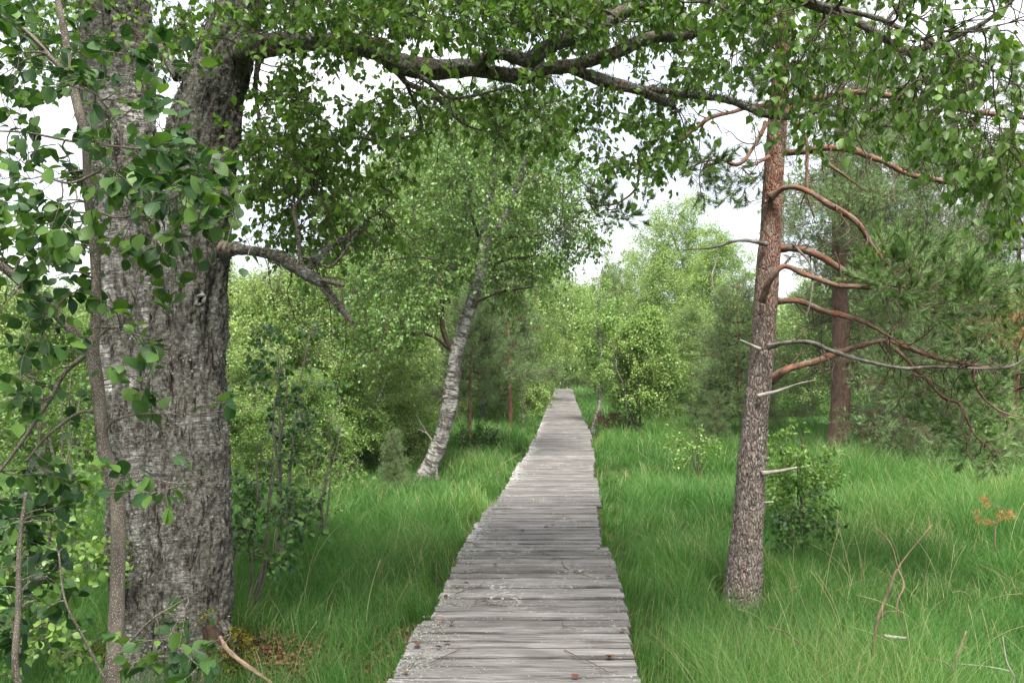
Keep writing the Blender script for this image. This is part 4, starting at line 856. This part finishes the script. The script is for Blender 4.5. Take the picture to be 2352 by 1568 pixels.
# second pine, traced
YS = 15.6; o = at(1930, 1060, YS); O5 = (float(o[0]), YS, 0.)
SP = thing('pine_tree', O5, 'second pine, thick dark red-brown trunk farther back between the near pine and the right edge', 'tree')
st = tr([(1915, 1075, YS, 62), (1918, 1040, YS, 48), (1928, 960, YS, 42), (1932, 880, YS, 42), (1931, 780, YS, 38), (1930, 680, YS, 34), (1926, 560, YS, 28), (1926, 420, YS, 24), (1930, 250, YS, 18), (1935, 60, YS, 8)], .05)
mb = MB(); tubes(mb, st[:, :3], st[:, 3], 32, lambda b, R: .01*fbm(b*np.array([14, 14, 5]), 4)); mb.build('trunk', MT['pine_dark'], SP, O5)
A = np.vstack([blob(1920, 480, 160, 90, 13, 17, 90), blob(2100, 400, 200, 130, 13, 18, 120), blob(2250, 480, 140, 100, 13, 17, 60), blob(1860, 300, 120, 90, 14, 17.5, 36), blob(2080, 680, 150, 120, 14, 17.5, 60), blob(1870, 640, 40, 60, 15, 17, 8), blob(2080, 880, 170, 110, 13.6, 17.5, 60), blob(2060, 990, 110, 50, 13.6, 16, 34), blob(1820, 560, 60, 60, 14, 16, 12), blob(1980, 200, 150, 120, 14, 17, 50)])
SPp, SPr = colonize([st[20:]], A, droop=-.1, rmax=.035, rk=.014, penalty=.5)
mb = MB(); tubes(mb, SPp, SPr, 5); tw, twr = spawn(SPp, 6200, .25, (.2, .55), .8, -.05, r=.005); tubes(mb, tw, twr, 3, cap=False); mb.build('branches', MT['pine_twig'], SP, O5)
mb = MB(); tw2, _ = spawn(tw, 11000, .3, (.08, .2), .7, -.1, k=4); needles(mb, tw2, 210000, .07, .008, .1, .8); needles(mb, tw, 30000, .07, .006, .5, .8); mb.build('crown', MT['needle_far'], SP, O5)

# bent white birch beside the walk
YW = 22.; o = at(1366, 990, YW); O6 = (float(o[0]), YW, 0.); WB = thing('birch_tree', O6, 'slim young birch with bent white trunk at the right edge of the far walk', 'tree')
st = tr([(1360, 1000, YW, 13), (1369, 962, YW, 11), (1378, 925, YW, 9), (1376, 870, YW, 8), (1379, 800, YW, 7), (1372, 720, YW, 5), (1378, 640, YW, 2)], .05); mb = MB(); tubes(mb, st[:, :3], st[:, 3], 12, lambda b, R: R*.1*fbm(b*10, 2)); mb.build('trunk', MT['birch'], WB, O6)
A = np.vstack([blob(1378, 730, 50, 90, 21.3, 22.8, 60), blob(1368, 820, 42, 50, 21.4, 22.6, 22)]); WP, WR = colonize([st[20:]], A, droop=.2, rmax=.012); mb = MB(); tubes(mb, WP, WR, 4); tw, twr = spawn(WP, 900, .3, (.12, .4), .8, .2, r=.0025, k=4); tubes(mb, tw, twr, 3, cap=False); mb.build('branches', MT['twig'], WB, O6)
mb = MB(); leaves(mb, DIAM, tw, 6500, .062, .5, .4, .7, .4, jit=.02); mb.build('crown', MT['leaf_ms'], WB, O6)

# ------------------------------------------------------------------ shrubs and saplings in front
def shrub(name, label, cat_, px, Yv, top, r, nA, nT, nL, leaf, mat, stems=4, tmpl=BIRCH, bark='twig', droop=.1):
    X = (px-CX)/FPX*Yv; z = float(ground_z(X, Yv)); h = (HOR-top)/FPX*Yv + CAMZ - z; O = (X, Yv, z)
    root = thing(name, O, label, cat_); mb = MB(); ps = []
    for s in range(stems):
        a = rng.random()*2*PI; e = r*.55*rng.random(); rows = [[X+e*t*math.cos(a)+.02*rng.normal(), Yv+e*t*math.sin(a)+.02*rng.normal(), z-.03+h*t*(.8+.15*rng.random()), max(.003, .0065*h*(1-.8*t)+.002)] for t in np.linspace(0, 1, 6)]
        p = cat(rows, .05); ps.append(p); tubes(mb, p[:, :3], p[:, 3], 8)
    A = np.array([X, Yv, z+h*.58]) + unit(rng.normal(size=(nA, 3)))*(rng.random((nA, 1))**.4)*np.array([r, r, h*.42])
    P, R = colonize([p[3:] for p in ps], A, k=7, droop=droop, rmax=.006); tubes(mb, P, R, 4)
    tw, twr = spawn(P, nT, .3, (.08, .22), .8, droop, r=.0016, k=4); tubes(mb, tw, twr, 3, cap=False); mb.build('stems', MT[bark], root, O)
    mb = MB(); leaves(mb, tmpl, tw, nL, leaf, .3, .4, .7, .6); mb.build('foliage', MT[mat], root, O)
    return root
shrub('shrub', 'loose leafy shrub growing close behind the near pine trunk on its right', 'shrub', 1835, 8.6, 960, .42, 50, 500, 2600, .045, 'leaf_shrub')
shrub('sapling', 'small round-leaved sapling in the shaded grass right of the near pine', 'sapling', 1838, 7.3, 1120, .34, 22, 160, 700, .045, 'leaf_buck', 2)
shrub('sapling', 'sparse pale birch sapling in the open grass left of the near pine', 'sapling', 1600, 13, 955, .5, 34, 240, 700, .045, 'leaf_shrub', 5)
shrub('shrub', 'thin twiggy buckthorn bush just right of the old birch trunk, above its roots', 'shrub', 590, 5.9, 1010, .42, 34, 300, 1000, .05, 'leaf_buck', 5, OVAL, 'buck')
shrub('sapling', 'tall thin sapling with large leaves in front of the bright birches beside the old trunk', 'sapling', 640, 7.5, 700, .65, 46, 340, 1300, .05, 'leaf_buck', 4, OVAL, 'buck')
shrub('sapling', 'slender sapling in the grass between the old birch and the leaning birch', 'sapling', 735, 8.3, 900, .5, 30, 220, 800, .045, 'leaf_shrub', 3, BIRCH, 'buck')
shrub('shrub', 'low leafy bush under the buckthorn at the left edge', 'shrub', 60, 4.6, 1180, .55, 50, 400, 1500, .05, 'leaf_shrub', 5, OVAL, 'buck')
shrub('shrub', 'leafy bush behind the slim buckthorn stem, left of the old birch', 'shrub', 130, 6.6, 820, .8, 70, 600, 2600, .05, 'leaf_shrub', 6, OVAL, 'buck')
shrub('shrub', 'low green bush at the foot of the young pine beside the walk', 'shrub', 1100, 15.5, 975, .45, 40, 400, 1800, .055, 'leaf_buck', 5, DIAM)
shrub('shrub', 'small light green bush at the left rim of the walk before its end', 'shrub', 1222, 26, 880, .6, 40, 400, 2000, .06, 'leaf_far', 5, DIAM)
shrub('heather', 'dry brown heather clump beside the bent white birch right of the walk', 'heather', 1425, 20.5, 935, .75, 60, 700, 6000, .032, 'heather', 9, DIAM)
shrub('shrub', 'dull green bush in the wood edge between leaning birch and old birch', 'shrub', 820, 13.8, 900, .9, 60, 800, 4200, .055, 'leaf_lean', 6, DIAM)
shrub('shrub', 'light green bush behind the shade at the wood edge left of the leaning trunk', 'shrub', 935, 15, 930, .6, 50, 600, 3000, .055, 'leaf_shrub', 6, DIAM)
shrub('shrub', 'yellow-green low bush in the sunny patch below the right pine boughs', 'shrub', 2120, 17.5, 960, .8, 50, 600, 3000, .055, 'leaf_far', 6, DIAM)
shrub('shrub', 'dark undergrowth bush at the right edge beneath the pine boughs', 'shrub', 2300, 15.5, 940, 1.1, 60, 700, 3600, .06, 'leaf_lean', 6, DIAM)

# bits of dead wood
def stick(name, label, cat_, rows, mt, n=10, step=.03, subs=()):
    l = [tr(r, step) for r in [rows]+list(subs)]; O = tuple(float(v) for v in l[0][0, :3])
    if not subs:
        mb = MB(); tubes(mb, l[0][:, :3], l[0][:, 3], n, lambda b, R: R*.12*fbm(b*40, 2)); ob = mb.build(name, MT[mt], None, O); ob.location = O; return tag(ob, label, cat_)
    root = thing(name, O, label, cat_)
    for q, p in enumerate(l):
        mb = MB(); tubes(mb, p[:, :3], p[:, 3], n, lambda b, R: R*.1*fbm(b*40, 2)); mb.build('stem' if q == 0 else 'twig', MT[mt], root, O)
    return root
stick('birch_stump', 'short broken white birch stem standing in the grass right of the leaning birch foot', 'stump', [(1003, 1130, 12.9, 11), (1003, 1100, 12.9, 9), (1002, 1074, 12.9, 7)], 'birch')
stick('dead_birch_stem', 'thin bare white forked stem beside the left rim of the walk', 'dead tree', [(1201, 985, 24, 5), (1201, 940, 24, 4.5), (1201, 905, 24, 4), (1204, 880, 24, 2.5)], 'birch', subs=[[(1201, 905, 24, 3), (1197, 882, 24, 2)]])
stick('dead_sapling', 'forked bare dead sapling with a grey stem in the bottom right grass', 'dead sapling', [(1996, 1640, 4.3, 9), (2000, 1560, 4.3, 8), (2012, 1440, 4.3, 7), (2040, 1360, 4.3, 6), (2065, 1300, 4.3, 4), (2140, 1205, 4.3, 2)], 'deadbrown',
  subs=[[(2062, 1305, 4.3, 4), (2046, 1250, 4.3, 3), (2011, 1209, 4.3, 2)], [(2062, 1305, 4.3, 4), (2076, 1345, 4.25, 4), (2060, 1390, 4.2, 3), (2080, 1460, 4.2, 2)], [(2020, 1420, 4.3, 4), (2035, 1404, 4.3, 3), (2060, 1404, 4.3, 2)]])
stick('dead_sapling', 'curved bare grey dead stem rising right of the forked one at the bottom', 'dead sapling', [(2185, 1640, 4.1, 8), (2188, 1540, 4.1, 6), (2205, 1490, 4.1, 5), (2219, 1448, 4.1, 3)], 'deadbrown', subs=[[(2188, 1545, 4.1, 4), (2170, 1520, 4.1, 3), (2115, 1508, 4.1, 2)], [(2210, 1485, 4.1, 3), (2228, 1488, 4.1, 2)]])
stick('dead_sapling', 'thin arching dead stem at the bottom right corner of the grass', 'dead sapling', [(2310, 1600, 4.1, 6), (2330, 1560, 4.1, 5), (2312, 1520, 4.1, 4), (2303, 1460, 4.1, 2)], 'dead', subs=[[(2320, 1540, 4.1, 3), (2270, 1530, 4.1, 2), (2200, 1523, 4.1, 1.5)]])
stick('dead_branch', 'long drooping brown dead twig in the grass below the near pine foot', 'branch', [(1905, 1580, 4.4, 5), (1890, 1540, 4.4, 5), (1868, 1508, 4.4, 6), (1840, 1480, 4.4, 4), (1805, 1452, 4.4, 3), (1764, 1438, 4.4, 2)], 'deadbrown', subs=[[(1850, 1488, 4.4, 3), (1832, 1475, 4.4, 2), (1815, 1480, 4.4, 1.5)]])
stick('fallen_branch', 'short pale barkless stick lying in the right-hand grass', 'branch', [(2030, 1459, 4.55, 7), (2055, 1463, 4.55, 8), (2082, 1465, 4.55, 6)], 'dead')
stick('dead_sapling', 'bare pale branched twig leaning beside the foot of the leaning birch', 'dead sapling', [(1003, 1130, 13.6, 5), (1000, 1040, 13.6, 5), (985, 1000, 13.6, 4), (960, 985, 13.6, 2)], 'dead', subs=[[(990, 1008, 13.6, 3), (975, 985, 13.6, 2), (955, 950, 13.6, 1.5)]])
# orange dead pine sprigs standing in the right-hand grass
o = at(2290, 1250, 7.4); OD = (float(o[0]), 7.4, float(ground_z(o[0], 7.4))); DR_ = thing('dead_pine_seedling', OD, 'little dead pine with rusty orange needles in the right-hand grass', 'dead sapling')
base = np.array(OD); stp = cat([[*base, .008], [*at(2285, 1230, 7.4), .006], [*at(2300, 1170, 7.4), .003]], .04)
mb = MB(); tubes(mb, stp[:, :3], stp[:, 3], 7); A = np.vstack([blob(2265, 1150, 8, 10, 7.3, 7.5, 4), blob(2305, 1175, 18, 14, 7.2, 7.6, 6), blob(2240, 1185, 10, 8, 7.3, 7.5, 3), blob(2270, 1200, 10, 10, 7.3, 7.5, 3)])
P_, R_ = colonize([stp], A, droop=-.1); tubes(mb, P_, R_, 4); mb.build('stem', MT['deadbrown'], DR_, OD)
mb = MB(); tw, _ = spawn(P_, 40, .6, (.03, .08), .6, 0, k=4); needles(mb, tw, 800, .045, .0025, .1, .9); mb.build('needles', MT['needle_dead'], DR_, OD)

# ------------------------------------------------------------------ twigs and leaves fallen on the planks
def deckpath(pts, r):
    rows = []
    for i, (a, b) in enumerate(pts):
        Yd = float(ground_Y(b, DECK+.008)); p = at(a, b, Yd); rows.append([p[0], p[1], DECK+.009+.004*(i % 2), r*(1-.6*i/len(pts))])
    return cat(rows, .02)
for lab, pts in (
  ('dark crooked fallen twig hanging over the left rim of the planks', [(1065, 1244), (1085, 1247), (1098, 1256), (1115, 1258), (1132, 1261)]),
  ('fallen twig curving towards the right rim of the planks in the middle distance', [(1236, 1266), (1262, 1275), (1290, 1281), (1322, 1284)]),
  ('long branched twig lying right of the middle of the planks', [(1290, 1285), (1297, 1303), (1318, 1313), (1345, 1323), (1370, 1328)]),
  ('thin fallen twig across the left half of the planks', [(1047, 1362), (1070, 1356), (1092, 1350), (1113, 1336)]),
  ('fine curved twig on the planks near the middle', [(1090, 1380), (1112, 1377), (1130, 1388), (1168, 1395)]),
  ('long dark twig bending towards the bottom right of the planks', [(1296, 1492), (1325, 1508), (1352, 1518), (1380, 1535), (1400, 1543), (1420, 1542)]),
  ('short bent twig near the centre right of the nearest planks', [(1292, 1428), (1298, 1440), (1322, 1444)]),
  ('fine forked twig at the bottom left of the nearest planks', [(988, 1522), (1010, 1513), (1035, 1500), (1060, 1490), (1080, 1487)])):
    p = deckpath(pts, .0028); mb = MB(); tubes(mb, p[:, :3], p[:, 3], 6)
    sp, sr = spawn(p[None, ::max(1, len(p)//8), :3][:, :8], 3, .2, (.06, .14), .6, 0, r=.0012); sp[..., 2] = DECK+.009; tubes(mb, sp, sr, 4)
    O = tuple(float(v) for v in p[0, :3]); ob = mb.build('fallen_twig', MT['twig'], None, O); ob.location = O; tag(ob, lab, 'twig', 'fallen twigs on the planks')
for px, py in ((1165,1213),(1205,1220),(1135,1300),(1066,1340),(1018,1370),(1110,1381),(1008,1428),(1038,1430),(958,1486),(998,1488),(1035,1479),(930,1546),(1410,1514),(1398,1515),(1315,1560),(1433,1448),(1375,1262),(1396,1276),(1390,1326),(1312,1302),(1267,1207),(1290,1185),(1272,1287),(1250,1210)):
    Yd = float(ground_Y(py, DECK)); p = at(px, py, Yd); a = rng.random()*6.3
    mb = MB(); place(mb, BIRCH, np.array([[p[0], p[1], DECK+.012]]), np.array([[math.cos(a), math.sin(a), .1]]), np.array([[.2, .1, 1.]]), .035+.015*rng.random())
    O = (float(p[0]), float(p[1]), DECK+.01); ob = mb.build('fallen_leaf', MT['litter'], None, O); ob.location = O
    tag(ob, 'small rusty brown fallen leaf lying flat on the grey planks', 'leaf', 'fallen leaves on the planks')

# ------------------------------------------------------------------ leaf litter, grass
mb = MB(); n = 6500
p = np.stack([at(590, 1540, 5)[0] + .6*rng.normal(size=n), 4.95+.5*rng.normal(size=n), np.zeros(n)], -1); p[:, 2] = ground_z(p[:, 0], p[:, 1])+.02+.03*rng.random(n)
a = rng.random(n)*6.28; place(mb, BIRCH, p, np.stack([np.cos(a), np.sin(a), .3*rng.normal(size=n)], -1), unit(rng.normal(size=(n, 3))*.5+np.array([0, 0, 1])), .018+.018*rng.random(n))
n = 2500; p = np.stack([at(190, 1560, 5)[0] + .3*rng.normal(size=n), 5.1+.3*rng.normal(size=n), np.zeros(n)], -1); p[:, 2] = ground_z(p[:, 0], p[:, 1])+.02+.03*rng.random(n)
a = rng.random(n)*6.28; place(mb, BIRCH, p, np.stack([np.cos(a), np.sin(a), .3*rng.normal(size=n)], -1), unit(rng.normal(size=(n, 3))*.5+np.array([0, 0, 1])), .03+.02*rng.random(n))
tag(mb.build('leaf_litter', MT['litter']), 'red-brown fallen leaves heaped round the foot of the old birch', 'leaf litter', kind='stuff')

def grass(N):
    # depth distribution: many blades near, wider blades far away
    Yc = np.linspace(2.6, 62, 600); dens = (Yc*.68+1.0)/(1+(Yc/5.5)**2.1); cdf = np.cumsum(dens); cdf /= cdf[-1]
    nc = N//62; Yt = np.interp(rng.random(nc), cdf, Yc); Xt = (rng.random(nc)*2-1)*(Yt*.68+1.0)
    big = np.clip(.5+.9*fbm(np.stack([Xt*.55, Yt*.55, Yt*0], -1), 3), 0, 1.3)
    i = rng.integers(nc, size=N); rad = (.06+.08*big[i])*np.maximum(1, Yt[i]/14)
    fill = rng.random(N) < .30; rad = np.where(fill, rad*2.6, rad)
    a = rng.random(N)*2*PI; q = np.abs(rng.normal(size=N))*rad
    x = Xt[i]+q*np.cos(a); y = Yt[i]+q*np.sin(a)
    l, r = deck_edges(np.clip(y, 2, 49.4)); ok = ~((x > l-.03) & (x < r+.03) & (y < 50.9)) & ~((y > 49.3) & (y < 51) & (x < r) & (x > r-7))
    ok &= (np.hypot(x-O1[0]-.12, y-5) > .52) & (np.hypot((x-at(600, 1540, 5)[0])/1.2, y-5.0) > .1+.55*rng.random(N)) & (np.hypot(x-O3[0], y-6.2) > .16)
    x, y, a, i, q, rad, fill = x[ok], y[ok], a[ok], i[ok], q[ok], rad[ok], fill[ok]; n = len(x)
    z = ground_z(x, y)
    l, r = deck_edges(np.clip(y, 2, 49.4)); dl = np.minimum(np.abs(x-l), np.abs(x-r)); near = np.clip(dl/.35, .55, 1)
    h = (.17+.22*rng.random(n)+.24*big[i])*near*np.clip(1.0+.25*noise3(np.stack([x*.3, y*.3, x*0+9], -1)), .6, 1.3)
    h *= np.where(fill, .62, 1.0)*(.72+.5*_h((Xt[i]*997).astype(int), (Yt[i]*991).astype(int), i*0+3))
    for fx, fy, fr in ((O3[0], 6.1, .45), (O4[0]-.05, 13.0, 1.5), (O4[0]+.2, 12.2, 1.2)): h *= np.clip(np.hypot(x-fx, y-fy)/fr, .35, 1)
    lean = h*(.25+.75*rng.random(n))*(.5+q/np.maximum(rad, .01)*.5)
    wa = a + rng.normal(size=n)*.7; out = np.stack([np.cos(wa), np.sin(wa)], -1)
    # do not lean onto the planks
    toward = np.where(np.abs(x-l) < np.abs(x-r), 1., -1.); bad = (dl < .35) & (out[:, 0]*toward > 0); out[bad, 0] *= -.6
    wind = rng.random(n)*2*PI; wd = .0017*np.maximum(1, y/5.5)*(.7+.6*rng.random(n)); sx, sy = np.cos(wind)*wd, np.sin(wind)*wd
    ts = np.array([0, .35, .7, 1.0]); V = np.zeros((n, 7, 3))
    for k, t in enumerate(ts):
        cx_ = x+out[:, 0]*lean*t**2; cy2 = y+out[:, 1]*lean*t**2; cz = z+h*t*(1-.32*t*lean/np.maximum(h, .01))
        ww = (1-t)**.7
        if k < 3:
            V[:, 2*k] = np.stack([cx_-sx*ww, cy2-sy*ww, cz], -1); V[:, 2*k+1] = np.stack([cx_+sx*ww, cy2+sy*ww, cz], -1)
        else: V[:, 6] = np.stack([cx_, cy2, cz], -1)
    b = np.arange(n)[:, None]*7
    tone = np.clip(.42+.16*rng.normal(size=n)+.22*fbm(np.stack([x*.5, y*.5, x*0], -1), 3)+.26*(_h((Xt[i]*997).astype(int), (Yt[i]*991).astype(int), i*0)-.5), 0, .93)
    tone[rng.random(n) < np.clip(.025+.10*noise3(np.stack([x*1.1, y*1.1, x*0+40], -1)), .008, .2)] = 1.0
    mb = MB(); mb.add(V, [(b+np.array([[0, 1, 3, 2]])), (b+np.array([[2, 3, 5, 4]])), (b+np.array([[4, 5, 6]]))], None, np.repeat(tone, 7))
    return tag(mb.build('grass', MT['grass']), 'tall soft green bog grass in tussocks on both sides of the planks', 'grass', kind='stuff')
grass(620000)
# dry stalks among the grass
n = 110; Yd = 3.9+8*rng.random(n)**1.2; px = np.where(rng.random(n) < .88, 1750+620*rng.random(n), 620+380*rng.random(n)); X = (px-CX)/FPX*Yd
hh = .38+.32*rng.random(n); a = rng.random(n)*6.28; t = np.linspace(0, 1, 7)[None, :, None]; ld = (.1+.5*rng.random(n)**2)
P = np.stack([X, Yd, ground_z(X, Yd)], -1)[:, None] + t*np.stack([0*X, 0*X, hh], -1)[:, None] + t**2*(np.stack([np.cos(a)*ld, np.sin(a)*ld, -ld*.35], -1)[:, None])
mb = MB(); tubes(mb, P, np.linspace(.0019, .0008, 7)[None].repeat(n, 0), 4); tag(mb.build('dry_grass_stalks', MT['straw']), 'scattered straw-coloured dry stalks standing in the green grass', 'dry grass', kind='stuff')

# ------------------------------------------------------------------ far wood
mb = MB(); n = 130000
Yw = 75+35*rng.random(n); ang = (rng.random(n)*2-1)*.95; X = Yw*ang
top = 8.0+2.2*fbm(np.stack([X*.09, Yw*.05, X*0], -1), 3); z = top*rng.random(n)**.8
place(mb, DIAM, np.stack([X, Yw, z], -1), unit(rng.normal(size=(n, 3))), unit(rng.normal(size=(n, 3))+np.array([0, 0, .6])), .42, rnd=np.clip(.45+.2*rng.normal(size=n)+.3*noise3(np.stack([X*.3, Yw*.3, z*.3], -1)), 0, 1))
tag(mb.build('distant_wood', MT['leaf_dull']), 'distant green wood closing the horizon behind the nearer trees', 'wood', kind='stuff')

# ------------------------------------------------------------------ haze
bpy.ops.mesh.primitive_cube_add(size=1, location=(0, 0, 0)); hz = bpy.context.object; hz.name = 'haze'; hz.data.name = 'haze'
hz.scale = (300, 280, 24); hz.location = (0, 60, 10.5)
m = M('haze_air'); v = m.n('ShaderNodeVolumePrincipled'); v.inputs['Color'].default_value = (.9, .95, 1, 1); v.inputs['Density'].default_value = HAZE; v.inputs['Anisotropy'].default_value = .3
m.l(v.outputs[0], m.out.inputs['Volume']); hz.data.materials.append(m.m); tag(hz, 'thin pale air between the camera and the far trees', 'haze', kind='stuff')
cy.volume_bounces = 1
